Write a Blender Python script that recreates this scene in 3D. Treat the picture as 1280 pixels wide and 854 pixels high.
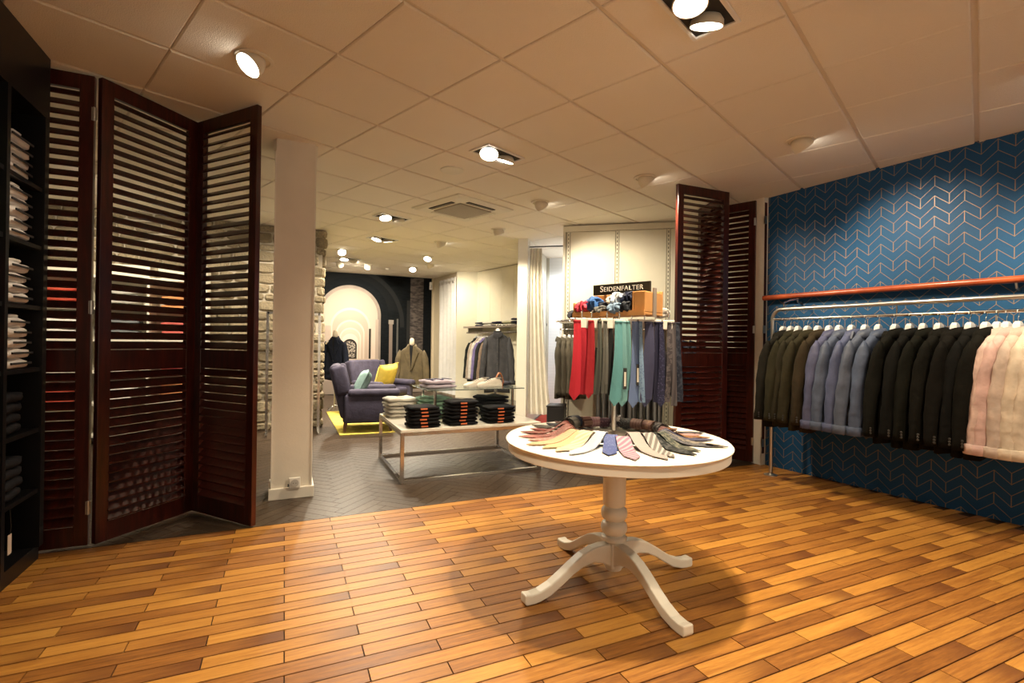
import bpy, math, random
from mathutils import Vector, Matrix, noise as mnoise
rnd = random.Random(7)
for o in list(bpy.data.objects): bpy.data.objects.remove(o)
scene = bpy.context.scene
COL = scene.collection
PI = math.pi

# ------------------------------------------------------------------ camera, world, exposure
CAMZ, YAW, PITCH, ROLL = 1.23, 24.54, 0.099, 0.806      # metres / degrees
CEIL = 2.77
cam = bpy.data.cameras.new('camera'); cam.lens = 17.509; cam.sensor_width = 36; cam.clip_start = 0.05
camo = bpy.data.objects.new('camera', cam); COL.objects.link(camo)
_y, _p, _r = (math.radians(a) for a in (YAW, PITCH, ROLL))
_rt = Vector((math.cos(_y), -math.sin(_y), 0)); _h = Vector((math.sin(_y), math.cos(_y), 0)); _z = Vector((0, 0, 1))
_fw = _h * math.cos(_p) + _z * math.sin(_p); _up = _z * math.cos(_p) - _h * math.sin(_p)
_R = _rt * math.cos(_r) + _up * math.sin(_r); _U = _up * math.cos(_r) - _rt * math.sin(_r)
camo.matrix_world = Matrix(((_R.x, _U.x, -_fw.x, 0), (_R.y, _U.y, -_fw.y, 0), (_R.z, _U.z, -_fw.z, CAMZ), (0, 0, 0, 1)))
scene.camera = camo
world = bpy.data.worlds.new('world'); scene.world = world; world.use_nodes = True
world.node_tree.nodes['Background'].inputs[0].default_value = (1, .84, .62, 1)
world.node_tree.nodes['Background'].inputs[1].default_value = 0.85
vs = scene.view_settings
vs.view_transform = 'Standard'; vs.look = 'None'; vs.exposure = 0.6; vs.gamma = 1.0; vs.use_curve_mapping = False
WARM = (1.0, .74, .45)
NEUT = (1.0, .87, .66)
COOL = (.86, .93, 1.0)

# ------------------------------------------------------------------ node expression helper
class V:
    def __init__(s, nt, k): s.nt = nt; s.k = k
    def _m(s, op, *a):
        n = s.nt.nodes.new('ShaderNodeMath'); n.operation = op
        for i, x in enumerate((s,) + a):
            if isinstance(x, V): s.nt.links.new(x.k, n.inputs[i])
            else: n.inputs[i].default_value = x
        return V(s.nt, n.outputs[0])
    def __add__(s, b): return s._m('ADD', b)
    def __sub__(s, b): return s._m('SUBTRACT', b)
    def __rsub__(s, b): return (s * -1.0)._m('ADD', b)
    def __mul__(s, b): return s._m('MULTIPLY', b)
    __radd__ = __add__; __rmul__ = __mul__
    def __truediv__(s, b): return s._m('DIVIDE', b)
    def floor(s): return s._m('FLOOR')
    def frac(s): return s._m('FRACT')
    def abs(s): return s._m('ABSOLUTE')
    def sqrt(s): return s._m('SQRT')
    def mod(s, b): return s._m('FLOORED_MODULO', b)
    def lt(s, b): return s._m('LESS_THAN', b)
    def gt(s, b): return s._m('GREATER_THAN', b)
    def min(s, b): return s._m('MINIMUM', b)
    def max(s, b): return s._m('MAXIMUM', b)
    def sin(s): return s._m('SINE')
    def clamp(s): return s.max(0.0).min(1.0)
    def smooth(s, a, b):
        n = s.nt.nodes.new('ShaderNodeMapRange'); n.interpolation_type = 'SMOOTHSTEP'
        s.nt.links.new(s.k, n.inputs[0]); n.inputs[1].default_value = a; n.inputs[2].default_value = b
        return V(s.nt, n.outputs[0])

class Mat:
    """a principled material with helpers"""
    def __init__(s, name, rough=.5, metal=0.0, spec=.5):
        s.m = bpy.data.materials.new(name); s.m.use_nodes = True; s.nt = s.m.node_tree
        s.b = s.nt.nodes['Principled BSDF']; s.b.inputs['Roughness'].default_value = rough
        s.b.inputs['Metallic'].default_value = metal; s.b.inputs['Specular IOR Level'].default_value = spec
    def set(s, k, v):
        if isinstance(v, V): s.nt.links.new(v.k, s.b.inputs[k])
        else: s.b.inputs[k].default_value = v
        return s
    def col(s, c):
        if isinstance(c, V): s.nt.links.new(c.k, s.b.inputs['Base Color'])
        else: s.b.inputs['Base Color'].default_value = (*c, 1)
        return s
    def rgb(s, c):
        n = s.nt.nodes.new('ShaderNodeRGB'); n.outputs[0].default_value = (*c, 1); return V(s.nt, n.outputs[0])
    def pos(s):
        g = s.nt.nodes.new('ShaderNodeNewGeometry'); x = s.nt.nodes.new('ShaderNodeSeparateXYZ')
        s.nt.links.new(g.outputs['Position'], x.inputs[0]); return [V(s.nt, x.outputs[i]) for i in range(3)]
    def obj(s):
        g = s.nt.nodes.new('ShaderNodeTexCoord'); x = s.nt.nodes.new('ShaderNodeSeparateXYZ')
        s.nt.links.new(g.outputs['Object'], x.inputs[0]); return [V(s.nt, x.outputs[i]) for i in range(3)]
    def vec(s, x, y, z):
        n = s.nt.nodes.new('ShaderNodeCombineXYZ')
        for i, a in enumerate((x, y, z)):
            if isinstance(a, V): s.nt.links.new(a.k, n.inputs[i])
            else: n.inputs[i].default_value = a
        return V(s.nt, n.outputs[0])
    def noise(s, vec, scale, detail=3, rough=.55):
        n = s.nt.nodes.new('ShaderNodeTexNoise'); n.inputs['Scale'].default_value = scale
        n.inputs['Detail'].default_value = detail; n.inputs['Roughness'].default_value = rough
        if vec is None:
            vec = V(s.nt, s.nt.nodes.new('ShaderNodeTexCoord').outputs['Object'])
        s.nt.links.new(vec.k, n.inputs['Vector']); return V(s.nt, n.outputs[0])
    def voro(s, vec, scale, feature='F1'):
        n = s.nt.nodes.new('ShaderNodeTexVoronoi'); n.inputs['Scale'].default_value = scale; n.feature = feature
        if vec is None:
            vec = V(s.nt, s.nt.nodes.new('ShaderNodeTexCoord').outputs['Object'])
        s.nt.links.new(vec.k, n.inputs['Vector']); return V(s.nt, n.outputs[0])
    def white(s, vec):
        n = s.nt.nodes.new('ShaderNodeTexWhiteNoise'); n.noise_dimensions = '3D'
        s.nt.links.new(vec.k, n.inputs['Vector']); return V(s.nt, n.outputs[0])
    def mix(s, f, a, b):
        n = s.nt.nodes.new('ShaderNodeMix'); n.data_type = 'RGBA'
        if isinstance(f, V): s.nt.links.new(f.k, n.inputs[0])
        else: n.inputs[0].default_value = f
        for i, c in ((6, a), (7, b)):
            if isinstance(c, V): s.nt.links.new(c.k, n.inputs[i])
            else: n.inputs[i].default_value = (*c, 1)
        return V(s.nt, n.outputs[2])
    def ramp(s, f, stops):
        n = s.nt.nodes.new('ShaderNodeValToRGB'); s.nt.links.new(f.k, n.inputs[0])
        e = n.color_ramp.elements
        while len(e) < len(stops): e.new(.5)
        for x, (p, c) in zip(e, stops): x.position = p; x.color = (*c, 1)
        return V(s.nt, n.outputs[0])
    def bump(s, h, strength=.3, dist=.01):
        n = s.nt.nodes.new('ShaderNodeBump'); n.inputs['Strength'].default_value = strength; n.inputs['Distance'].default_value = dist
        s.nt.links.new(h.k, n.inputs['Height']); s.nt.links.new(n.outputs[0], s.b.inputs['Normal']); return s

_mc = {}
def fabric(c, rough=.85, var=.25, bscale=60, key=None):
    k = ('fab', tuple(round(x, 4) for x in c), rough, var, bscale)
    if k in _mc: return _mc[k]
    m = Mat('fabric', rough, spec=.10 if max(c) < .05 else .25)
    n = m.noise(None, 9, 3); m.col(m.mix(n.smooth(.3, .7), tuple(x * (1 - var) for x in c), tuple(min(1, x * (1 + var * .5)) for x in c)))
    w = m.noise(None, 18, 2) ; f = m.noise(None, bscale * 6, 1)
    m.bump(w * 1.0 + f * .06, .40, .014)
    _mc[k] = m.m; return m.m
def plain(name, c, rough=.5, metal=0., spec=.5, var=.06, scale=6, bump=0.):
    k = (name, tuple(c), rough, metal)
    if k in _mc: return _mc[k]
    m = Mat(name, rough, metal, spec)
    n = m.noise(None, scale, 3); m.col(m.mix(n, tuple(x * (1 - var) for x in c), tuple(min(1, x * (1 + var)) for x in c)))
    if bump: m.bump(m.noise(None, scale * 12, 2), bump, .004)
    _mc[k] = m.m; return m.m
def emit(name, c, s):
    m = Mat(name, .4); m.col((.9, .9, .9)); m.b.inputs['Emission Color'].default_value = (*c, 1); m.b.inputs['Emission Strength'].default_value = s
    return m.m

# ------------------------------------------------------------------ mesh helper
class B:
    def __init__(s): s.v = []; s.f = []
    def add(s, vs, fs, M=None):
        o = len(s.v)
        s.v += [tuple(M @ Vector(v)) if M else tuple(v) for v in vs]
        s.f += [tuple(i + o for i in f) for f in fs]; return s
    def box(s, c, d, M=None):
        x, y, z = d[0] / 2, d[1] / 2, d[2] / 2
        vs = [(c[0] + a * x, c[1] + b * y, c[2] + e * z) for e in (-1, 1) for b in (-1, 1) for a in (-1, 1)]
        return s.add(vs, [(0, 2, 3, 1), (4, 5, 7, 6), (0, 1, 5, 4), (2, 6, 7, 3), (0, 4, 6, 2), (1, 3, 7, 5)], M)
    def b2(s, lo, hi, M=None):
        return s.box([(a + b) / 2 for a, b in zip(lo, hi)], [b - a for a, b in zip(lo, hi)], M)
    def loft(s, rings, cap=True, M=None, closed=True):
        n = len(rings[0]); vs = [p for r in rings for p in r]; fs = []
        for i in range(len(rings) - 1):
            for j in range(n if closed else n - 1):
                k = (j + 1) % n; fs.append((i * n + j, i * n + k, (i + 1) * n + k, (i + 1) * n + j))
        if cap: fs.append(tuple(reversed(range(n)))); fs.append(tuple(range((len(rings) - 1) * n, len(rings) * n)))
        return s.add(vs, fs, M)
    def tube(s, pts, r, n=10, cap=True, M=None):
        pts = [Vector(p) for p in pts]; rs = r if isinstance(r, (list, tuple)) else [r] * len(pts); rings = []
        t = (pts[1] - pts[0]).normalized(); u = t.orthogonal().normalized()
        for i, p in enumerate(pts):
            a = pts[max(i - 1, 0)]; b = pts[min(i + 1, len(pts) - 1)]; t = (b - a).normalized()
            u = (u - t * u.dot(t)).normalized(); w = t.cross(u)
            rings.append([tuple(p + (u * math.cos(2 * PI * j / n) + w * math.sin(2 * PI * j / n)) * rs[i]) for j in range(n)])
        return s.loft(rings, cap, M)
    def lathe(s, prof, n=32, c=(0, 0, 0), M=None):
        rings = [[(c[0] + max(r, 1e-4) * math.cos(2 * PI * j / n), c[1] + max(r, 1e-4) * math.sin(2 * PI * j / n), c[2] + z) for j in range(n)] for r, z in prof]
        return s.loft(rings, True, M)
    def prism(s, poly, z0, z1, M=None):
        return s.loft([[(x, y, z0) for x, y in poly], [(x, y, z1) for x, y in poly]], True, M)
    def beam(s, p0, p1, w, h, up=(0, 0, 1), M=None):
        p0, p1, up = Vector(p0), Vector(p1), Vector(up); t = (p1 - p0).normalized()
        a = t.cross(up).normalized() * w / 2; b = a.cross(t).normalized() * h / 2
        return s.loft([[tuple(p - a - b), tuple(p + a - b), tuple(p + a + b), tuple(p - a + b)] for p in (p0, p1)], True, M)
    def mesh(s, name):
        me = bpy.data.meshes.new(name); me.from_pydata(s.v, [], s.f); me.update(); return me

def link(name, data, mat=None, parent=None, loc=None, rot=None):
    o = bpy.data.objects.new(name, data); COL.objects.link(o)
    if mat is not None and data is not None:
        if not data.materials: data.materials.append(mat)
    if parent: o.parent = parent
    if loc: o.location = loc
    if rot: o.rotation_euler = rot
    return o
def part(name, b, mat, parent=None, smooth=False, loc=None, rot=None, bev=0, seg=2, sub=0):
    me = b.mesh(name) if isinstance(b, B) else b
    if smooth and isinstance(b, B): me.shade_smooth(); me.set_sharp_from_angle(angle=.75)
    o = link(name, me, mat, parent, loc, rot)
    if bev:
        m = o.modifiers.new('bevel', 'BEVEL'); m.width = bev; m.segments = seg; m.limit_method = 'ANGLE'; m.angle_limit = .6
    if sub:
        m = o.modifiers.new('sub', 'SUBSURF'); m.levels = sub; m.render_levels = sub
    return o
def tag(o, label, cat, group=None):
    o['label'] = label; o['category'] = cat
    if group: o['group'] = group
    return o
def thing(name, label, cat, loc=(0, 0, 0), rz=0, group=None):
    o = link(name, None); o.location = loc; o.rotation_euler = (0, 0, rz); o.empty_display_size = .05
    return tag(o, label, cat, group)
def struct(o, label=None, cat=None):
    o['kind'] = 'structure'
    if label: o['label'] = label
    if cat: o['category'] = cat
    return o
ORD = ['first', 'second', 'third', 'fourth', 'fifth', 'sixth', 'seventh', 'eighth', 'ninth', 'tenth', 'eleventh', 'twelfth']
def rotz(a): return Matrix.Rotation(a, 4, 'Z')
def frame(o, ex):
    """matrix with local x along plan direction ex, origin o"""
    a = math.atan2(ex[1], ex[0]); return Matrix.Translation((o[0], o[1], o[2] if len(o) > 2 else 0)) @ rotz(a)

# ------------------------------------------------------------------ shared materials
M_CHROME = plain('chrome', (.62, .6, .57), .18, 1.0)
M_STEEL = plain('brushed_steel', (.55, .53, .5), .32, 1.0)
M_WHITE = plain('white_lacquer', (.80, .76, .68), .35)
M_OFFW = plain('offwhite_paint', (.74, .70, .60), .55)
M_CREAM = plain('cream_panel', (.76, .72, .58), .5)
M_BLACK = plain('black_lacquer', (.006, .006, .007), .35, spec=.35)
M_DARK = plain('dark_gap', (.02, .018, .016), .7)
M_PLAST = plain('white_plastic', (.78, .76, .72), .4)
M_LAMPB = plain('lamp_body', (.72, .66, .54), .45)
# ================================================================== SETTING
def seen(x, y, z, mx=1.15):
    d = Vector((x, y, z - CAMZ)); f = d.dot(_fw)
    if f < .2: return None
    a, b = d.dot(_R) / f * 622.5, d.dot(_U) / f * 622.5
    return f if abs(a) < 640 * mx and abs(b) < 427 * mx else None

# ---- striped plank floor (front room)
HL, PW, PX0, PY0 = .2851, .07878, .01494, 3.5326      # half length, row width, joint origin
def plank_material():
    m = Mat('floor_planks', .38, spec=.4)
    x, y, z = m.pos()
    row = ((PY0 - y) / PW + .5).floor()
    par = row.mod(2.0)
    q = (x - PX0 - par * HL) / (2 * HL)
    cid = q.floor(); u = q.frac(); v = ((PY0 - y) / PW + .5).frac()
    r1 = m.white(m.vec(row, cid, 3.0)); r2 = m.white(m.vec(row, cid, 11.0)); r3 = m.white(m.vec(row, cid, 23.0))
    g = m.noise(m.vec(x * 1.5 + r1 * 40.0, y * 28.0, r2 * 9.0), 2.4, 4, .6)
    g2 = m.noise(m.vec(x * 7.0, y * 60.0, r1 * 9.0), 3.0, 3, .6)
    t = (r1 * .48 + g * .85 + g2 * .42 - .45).clamp()
    c = m.ramp(t, [(0.0, (.125, .043, .010)), (.3, (.26, .102, .020)), (.6, (.41, .184, .034)), (1.0, (.55, .285, .060))])
    burn = u.smooth(.55, 1.0) * (r3 - .25).max(0.0) * 1.5 + (v - .5).abs().smooth(.34, .5) * .5
    c = m.mix(burn.clamp() * .8, c, (.10, .032, .010))
    m.col(c); m.set('Roughness', g * .25 + .3); m.bump(g2, .12, .003)
    return m.m
M_PLANK = plank_material()
fb = B().b2((-1.78, -2.3, -.05), (4.95, 3.651, -.007))
floor = struct(part('floor', fb, plain('joint_brown', (.03, .012, .005), .8)), 'floor of short honey and brown wooden planks in front room', 'floor')
pm = B().box((0, 0, -.006), (2 * HL - .005, PW - .005, .012)).mesh('plank')
cand = []
for r in range(-1, 76):
    y = PY0 - PW * r
    for c in range(-8, 19):
        if (r + c) % 2: continue
        x = PX0 + HL * (c + 1)
        if x - HL < -1.78 or x + HL > 5.05: continue
        if y < -2.2: continue
        f = seen(x, y, 0)
        cand.append((f if f else 99 + abs(y - 2), x, y))
cand.sort()
for f, x, y in cand[:300]:
    part('plank', pm, M_PLANK, floor, loc=(x, y, 0))
rest = B()
for f, x, y in cand[300:]: rest.box((x, y, -.006), (2 * HL - .005, PW - .005, .012))
o = part('plank_remainder', rest, M_PLANK, floor); o['kind'] = 'stuff'

# ---- dark parquet (shop behind)
def parquet_material():
    m = Mat('dark_parquet', .34, spec=.45)
    g = V(m.nt, m.nt.nodes.new('ShaderNodeNewGeometry').outputs['Position'])
    n = m.noise(g, 4.0, 4); n2 = m.noise(g, 38, 3)
    t = n * .6 + n2 * .5 - .1
    oi = V(m.nt, m.nt.nodes.new('ShaderNodeObjectInfo').outputs['Random'])
    t = (t + oi * .25).clamp()
    m.col(m.ramp(t, [(0.0, (.022, .014, .009)), (.5, (.048, .031, .020)), (1.0, (.085, .058, .039))]))
    m.set('Roughness', n2 * .3 + .22); m.bump(n2, .15, .003); return m.m
M_PARQ = parquet_material()
fb2 = B().b2((-2.85, 3.652, -.05), (5.6, 12.1, -.006))
floor2 = struct(part('floor_back', fb2, plain('parquet_joint', (.022, .015, .010), .8)), 'dark brown herringbone parquet floor of the rear shop', 'floor')
W = .085; NH = 5; L = W * NH
ha = B().box((0, 0, -.005), (L - .003, W - .003, .01)).mesh('parquet_block')
def clip_low(poly, y0):
    out = []
    for a, b in zip(poly, poly[1:] + poly[:1]):
        if a[1] >= y0: out.append(a)
        if (a[1] >= y0) != (b[1] >= y0):
            t = (y0 - a[1]) / (b[1] - a[1]); out.append((a[0] + (b[0] - a[0]) * t, y0))
    return out
cand = []
ca, sa = math.cos(PI / 4), math.sin(PI / 4)
for i in range(-90, 160):
    for j in range(-24, 26):
        for k in (0, 1):
            ox, oy = (i + j * NH) * W, (i - j * NH) * W
            cx, cy, a = (ox + L / 2, oy + W / 2, 0) if k == 0 else (ox + W / 2, oy + W + L / 2, PI / 2)
            x, y = 1 + cx * ca - cy * sa, 5.5 + cx * sa + cy * ca
            if x < -2.6 or x > 5.4 or y < 3.45 or y > 11.8: continue
            f = seen(x, max(y, 3.7), 0, 1.05)
            if f is None: continue
            cand.append((f, x, y, a + PI / 4))
cand.sort(); rest = B()
for q, (f, x, y, a) in enumerate(cand):
    if y > 3.653 + .19:
        if q < 300: part('parquet_block', ha, M_PARQ, floor2, loc=(x, y, 0), rot=(0, 0, a))
        else: rest.box((0, 0, -.005), (L - .003, W - .003, .01), Matrix.Translation((x, y, 0)) @ rotz(a))
    else:                       # blocks cut along the edge of the plank floor
        R_ = Matrix.Translation((x, y, 0)) @ rotz(a); h, g = (L - .003) / 2, (W - .003) / 2
        po = clip_low([tuple((R_ @ Vector((u, v, 0)))[:2]) for u, v in ((-h, -g), (h, -g), (h, g), (-h, g))], 3.6535)
        if len(po) < 3: continue
        if q < 300: part('parquet_block', B().prism(po, -.01, 0), M_PARQ, floor2)
        else: rest.prism(po, -.01, 0)
o = part('parquet_remainder', rest, M_PARQ, floor2); o['kind'] = 'stuff'

# ---- tiled ceiling, grid turned against the room
def tile_material():
    m = Mat('ceiling_tile', .9, spec=.1)
    g = V(m.nt, m.nt.nodes.new('ShaderNodeNewGeometry').outputs['Position'])
    n = m.noise(g, 1.3, 2); f = m.noise(g, 170, 2)
    m.col(m.mix(n, (.78, .72, .62), (.84, .78, .68))); m.bump(f, .6, .006); return m.m
M_TILE = tile_material()
ceil = struct(part('ceiling', B().b2((-2.9, -2.4, CEIL + .008), (5.7, 12.2, CEIL + .12)), plain('ceiling_grid', (.70, .64, .55), .8)), 'suspended ceiling of square off-white tiles in a turned grid', 'ceiling')
GA = math.radians(-67.8215); GU = Vector((math.cos(GA), math.sin(GA))); GV = Vector((-math.sin(GA), math.cos(GA))); GO = Vector((.1317, 1.4434)); T = .625
tb = B(); d = (T - .024) / 2; e = (T - .007) / 2; c = .006
tb.loft([[(-d, -e, .02), (d, -e, .02), (d, e, .02), (-d, e, .02)], [(-d, -e, c), (d, -e, c), (d, e, c), (-d, e, c)], [(-d + c, -e + c, 0), (d - c, -e + c, 0), (d - c, e - c, 0), (-d + c, e - c, 0)]])
tm = tb.mesh('tile')
def grid(i, j): p = GO + GU * (T * j) + GV * (T * i); return p
CASS = grid(5.0, -5.0)        # centre of the cassette unit is refined below
def cut(x, y):                 # keep tiles under the room only
    return -2.6 < x < 5.3 and -.4 < y < 11.9
tiles = []
for i in range(-14, 24):
    for j in range(-24, 14):
        p = grid(i + .5, j + .5)
        if not cut(p.x, p.y): continue
        f = seen(p.x, p.y, CEIL, 1.2)
        tiles.append((f if f else 90, p.x, p.y))
tiles.sort()
for f, x, y in tiles[:300]:
    part('ceiling_tile', tm, M_TILE, ceil, loc=(x, y, CEIL - .004), rot=(0, 0, GA))

# ---- walls
WD = Vector((.0783, -.9969)); W0 = Vector((4.545, 3.60)); WN = Vector((.9969, .0783))   # blue wall: along, start, outward normal
def wallpaper():
    m = Mat('wallpaper_chevron', .62, spec=.3)
    x, y, z = m.pos()
    p, s, amp = .1855, .0800, .083
    u = (y - 2.568) / p
    tri = ((u + .5).frac() - .5).abs() * 2.0         # 0 at peaks, 1 at valleys
    wv = (z + tri * amp - .035) / s
    fr = wv.frac(); k = wv.floor().mod(2.0)
    lz = ((fr - .5).abs() - .5).abs()
    line = lz.lt(.030)
    pk = tri.lt(.026) * k.gt(.5); vl = tri.gt(.974) * k.lt(.5)
    ln = line.max(pk).max(vl)
    n = m.noise(m.vec(x * 3.0, y * 3.0, z * 3.0), 40, 2)
    c = m.mix(n, (.0045, .055, .145), (.0075, .072, .188))
    m.col(m.mix(ln, c, (.24, .165, .095))); m.set('Roughness', .6 - ln * .25)
    m.bump(n, .1, .002); return m.m
def wallbox(name, p0, p1, th, mat, label, z0=0, z1=CEIL + .01, inset=0):
    """wall along p0->p1, solid lies to the right of the direction"""
    d = Vector((p1[0] - p0[0], p1[1] - p0[1])); Ln = d.length
    b = B().b2((0, -th, z0), (Ln, 0, z1), frame(p0, d))
    return struct(part(name, b, mat), label, 'wall')
we = W0 + WD * 5.95
wallbox('wall_right', (we.x, we.y), (W0.x, W0.y), .12, wallpaper(), 'deep blue wall with thin copper chevron wallpaper')
wallbox('wall_left', (-1.66, 3.60), (-1.66, -2.3), .1, M_OFFW, 'off-white wall behind the black shelving')
wf = struct(part('wall_front', B().b2((-1.76, -2.4, 0), (5.15, -2.3, .35)).b2((-1.76, -2.4, 2.5), (5.15, -2.3, CEIL + .01)).b2((-1.76, -2.4, .35), (-1.2, -2.3, 2.5)).b2((4.6, -2.4, .35), (5.15, -2.3, 2.5)), M_OFFW), 'off-white shopfront wall around the display window', 'wall')
M_PANE = bpy.data.materials.new('window_pane'); M_PANE.use_nodes = True; _nt = M_PANE.node_tree
_tr = _nt.nodes.new('ShaderNodeBsdfTransparent'); _gl = _nt.nodes.new('ShaderNodeBsdfGlossy'); _gl.inputs['Roughness'].default_value = .02; _mx = _nt.nodes.new('ShaderNodeMixShader'); _mx.inputs[0].default_value = .06
_nt.links.new(_tr.outputs[0], _mx.inputs[1]); _nt.links.new(_gl.outputs[0], _mx.inputs[2]); _nt.links.new(_mx.outputs[0], _nt.nodes['Material Output'].inputs[0])
win = struct(part('window_1', B().b2((-1.2, -2.38, .35), (4.6, -2.32, .40)).b2((-1.2, -2.38, 2.45), (4.6, -2.32, 2.5)), plain('window_frame', (.08, .07, .06), .5)), 'wide shopfront window with dark frame', 'window')
for k in range(4):
    xa = -1.2 + k * 1.45
    part('mullion', B().b2((xa, -2.38, .40), (xa + .05, -2.32, 2.45)), plain('window_frame', (.08, .07, .06), .5), win)
    part('pane', B().b2((xa + .05, -2.354, .40), (xa + 1.45, -2.346, 2.45)), M_PANE, win)
wallbox('wall_left_return', (-2.75, 3.62), (-1.66, 3.62), .1, M_OFFW, 'off-white return wall behind the louvred shutters')
wallbox('wall_left_back', (-2.75, 7.5), (-2.75, 3.62), .1, M_OFFW, 'off-white left wall of the rear shop')
wallbox('wall_back', (3.40, 11.95), (-.7, 11.95), .1, plain('beige_paint', (.62, .54, .40), .6), 'beige rear wall behind the arcade mural')
wallbox('wall_back_left', (-.6, 11.95), (-.6, 7.9), .1, M_OFFW, 'off-white left wall beside the seating corner')
wallbox('wall_curtain', (3.46, 10.42), (3.33, 11.95), .1, plain('beige_paint', (.62, .54, .40), .6), 'beige wall behind the white eyelet curtain')
E1 = Vector((.792, -.6105)); E2 = Vector((.6105, .792)); E0 = Vector((3.31, 5.615)); P0 = Vector((3.22, 6.68))
CW0 = Vector((3.82, 10.18)); CWd = Vector((.2, -.9798))
# cream wall panels of the rear right wall, each a panel with a joint
wr = struct(part('wall_right_back', B().b2((-.45, .02, 0), (2.3, .12, CEIL + .01), frame(CW0, CWd)), plain('panel_core', (.45, .42, .34), .6)), 'cream panelled wall above the rear clothes rail', 'wall')
for k in range(6):
    part('wall_panel', B().b2((k * .42 - .36, 0, .1), (k * .42 + .055, .03, CEIL - .02), frame(CW0, CWd)), M_CREAM, wr)
ret = Vector((3.82 - 3.44, 10.18 - 10.40)); 
wallbox('wall_return', (3.84, 10.20), (3.42, 10.44), .1, M_CREAM, 'narrow cream return wall beside the white curtain')
# diagonal slatted shop-fitting wall behind the tie stand
def e(s, t, z=0): p = E0 + E1 * s + E2 * t; return (p.x, p.y, z)
pw = struct(part('wall_panelled', B().b2((0, .02, 0), (1.95, .10, CEIL - .02), frame(E0, E1)), plain('panel_core', (.45, .42, .34), .6)), 'cream shop-fitting wall with slotted uprights behind tie stand', 'wall')
for a, b in ((.065, .635), (.685, 1.26), (1.31, 1.93)):
    part('wall_panel', B().b2((a, 0, .08), (b, .03, CEIL - .10), frame(E0, E1)), M_CREAM, pw, bev=.003)
part('top_trim', B().b2((0, -.012, CEIL - .095), (1.95, .03, CEIL - .02), frame(E0, E1)), M_CREAM, pw)
M_SLOT = plain('slot_black', (.015, .014, .012), .8)
for a in (.04, .66, 1.284):
    u = part('slotted_upright', B().b2((a - .016, -.006, .0), (a + .016, .03, CEIL - .10), frame(E0, E1)), M_CREAM, pw)
    sb = B()
    for k in range(52): sb.b2((a - .0045, -.0072, .12 + k * .05), (a + .0045, -.004, .12 + k * .05 + .026), frame(E0, E1))
    s_ = part('slot_row', sb, M_SLOT, u); s_['kind'] = 'stuff'
part('end_post', B().b2((-.03, -.012, 0), (0, .10, CEIL - .02), frame(E0, E1)), M_CREAM, pw)
wallbox('wall_right_corner', (4.85, 4.45), (4.62, 3.62), .1, M_OFFW, 'off-white wall end behind the right shutters')
# fitting cabin
M_CABW = Mat('cabin_white', .5)
_x, _y2, _zz = M_CABW.pos(); _t = (_zz / .055).frac()
M_CABW.col(M_CABW.mix(_t.lt(.06), (.80, .82, .84), (.66, .69, .72))); M_CABW = M_CABW.m
def cab(s, t): p = P0 + E1 * s + E2 * t; return (p.x, p.y)
wallbox('wall_cabin_left', cab(.02, .06), cab(.02, 1.75), .06, M_OFFW, 'white side wall of the fitting cabin')
wallbox('wall_cabin_back', cab(-.04, 1.75), cab(1.5, 1.75), .06, M_CABW, 'bright white ribbed rear wall inside fitting cabin')
wallbox('wall_cabin_right', cab(1.5, 1.75), cab(1.5, -.7), .06, M_OFFW, 'white right wall of the fitting cabin')
cp = struct(part('trim_cabin_post', B().b2((-.075, -.05, 0), (.075, .05, CEIL), frame(P0, E1)), M_OFFW, bev=.004), 'white square post at the fitting cabin opening', 'post')
# pillar
pil = struct(part('pillar', B().b2((-.078, 4.215, 0), (.205, 4.50, CEIL)), plain('pillar_paint', (.76, .71, .62), .6, bump=.15), bev=.004), 'white square pillar standing on the dark parquet floor', 'pillar')
part('baseboard', B().b2((-.098, 4.195, 0), (.225, 4.52, .085)), M_WHITE, pil, bev=.004)
part('corner_trim', B().b2((-.083, 4.21, .085), (-.073, 4.22, CEIL - .1)), M_WHITE, pil)
part('corner_trim', B().b2((.20, 4.21, .085), (.21, 4.22, CEIL - .1)), M_WHITE, pil)
part('top_collar', B().b2((-.095, 4.25, CEIL - .09), (.222, 4.51, CEIL)), M_OFFW, pil)
so = thing('wall_socket', 'white electrical socket low on the front of the pillar', 'socket', (.085, 4.195, .125))
part('plate', B().box((0, -.012, 0), (.082, .024, .082)), M_PLAST, so, bev=.005)
part('insert', B().lathe([(.0, .004), (.021, .004), (.023, .0), (.027, .0), (.029, .006)], 20, M=Matrix.Translation((0, -.024, 0)) @ Matrix.Rotation(PI / 2, 4, 'X')), plain('socket_grey', (.5, .48, .45), .5), so, True)
for s in (-1, 1): part('contact_hole', B().box((s * .009, -.0285, 0), (.005, .004, .005)), M_DARK, so)
part('side_switch', B().box((-.044, -.014, -.018), (.012, .016, .02)), M_DARK, so)
# stone wall, coursed rubble
def stone_material():
    m = Mat('rubble_stone', .9, spec=.15)
    oi = V(m.nt, m.nt.nodes.new('ShaderNodeObjectInfo').outputs['Random'])
    g = V(m.nt, m.nt.nodes.new('ShaderNodeNewGeometry').outputs['Position'])
    n = m.noise(g, 9, 5); n2 = m.noise(g, 45, 3)
    c = m.ramp((oi * .6 + n * .5 - .05).clamp(), [(0, (.14, .11, .07)), (.4, (.25, .20, .13)), (.75, (.36, .295, .195)), (1, (.46, .385, .265))])
    m.col(m.mix(n2.smooth(.35, .75), c, (.20, .17, .12))); m.bump(n + n2 * .6, .8, .02); return m.m
M_STONE = stone_material()
sw = struct(part('wall_stone', B().b2((-2.75, 7.47, 0), (.47, 7.95, CEIL + .01)), plain('mortar', (.44, .39, .31), .95, bump=.6)), 'grey rubble stone wall behind the white pillar', 'wall')
z = .0; sr = random.Random(3)
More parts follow.
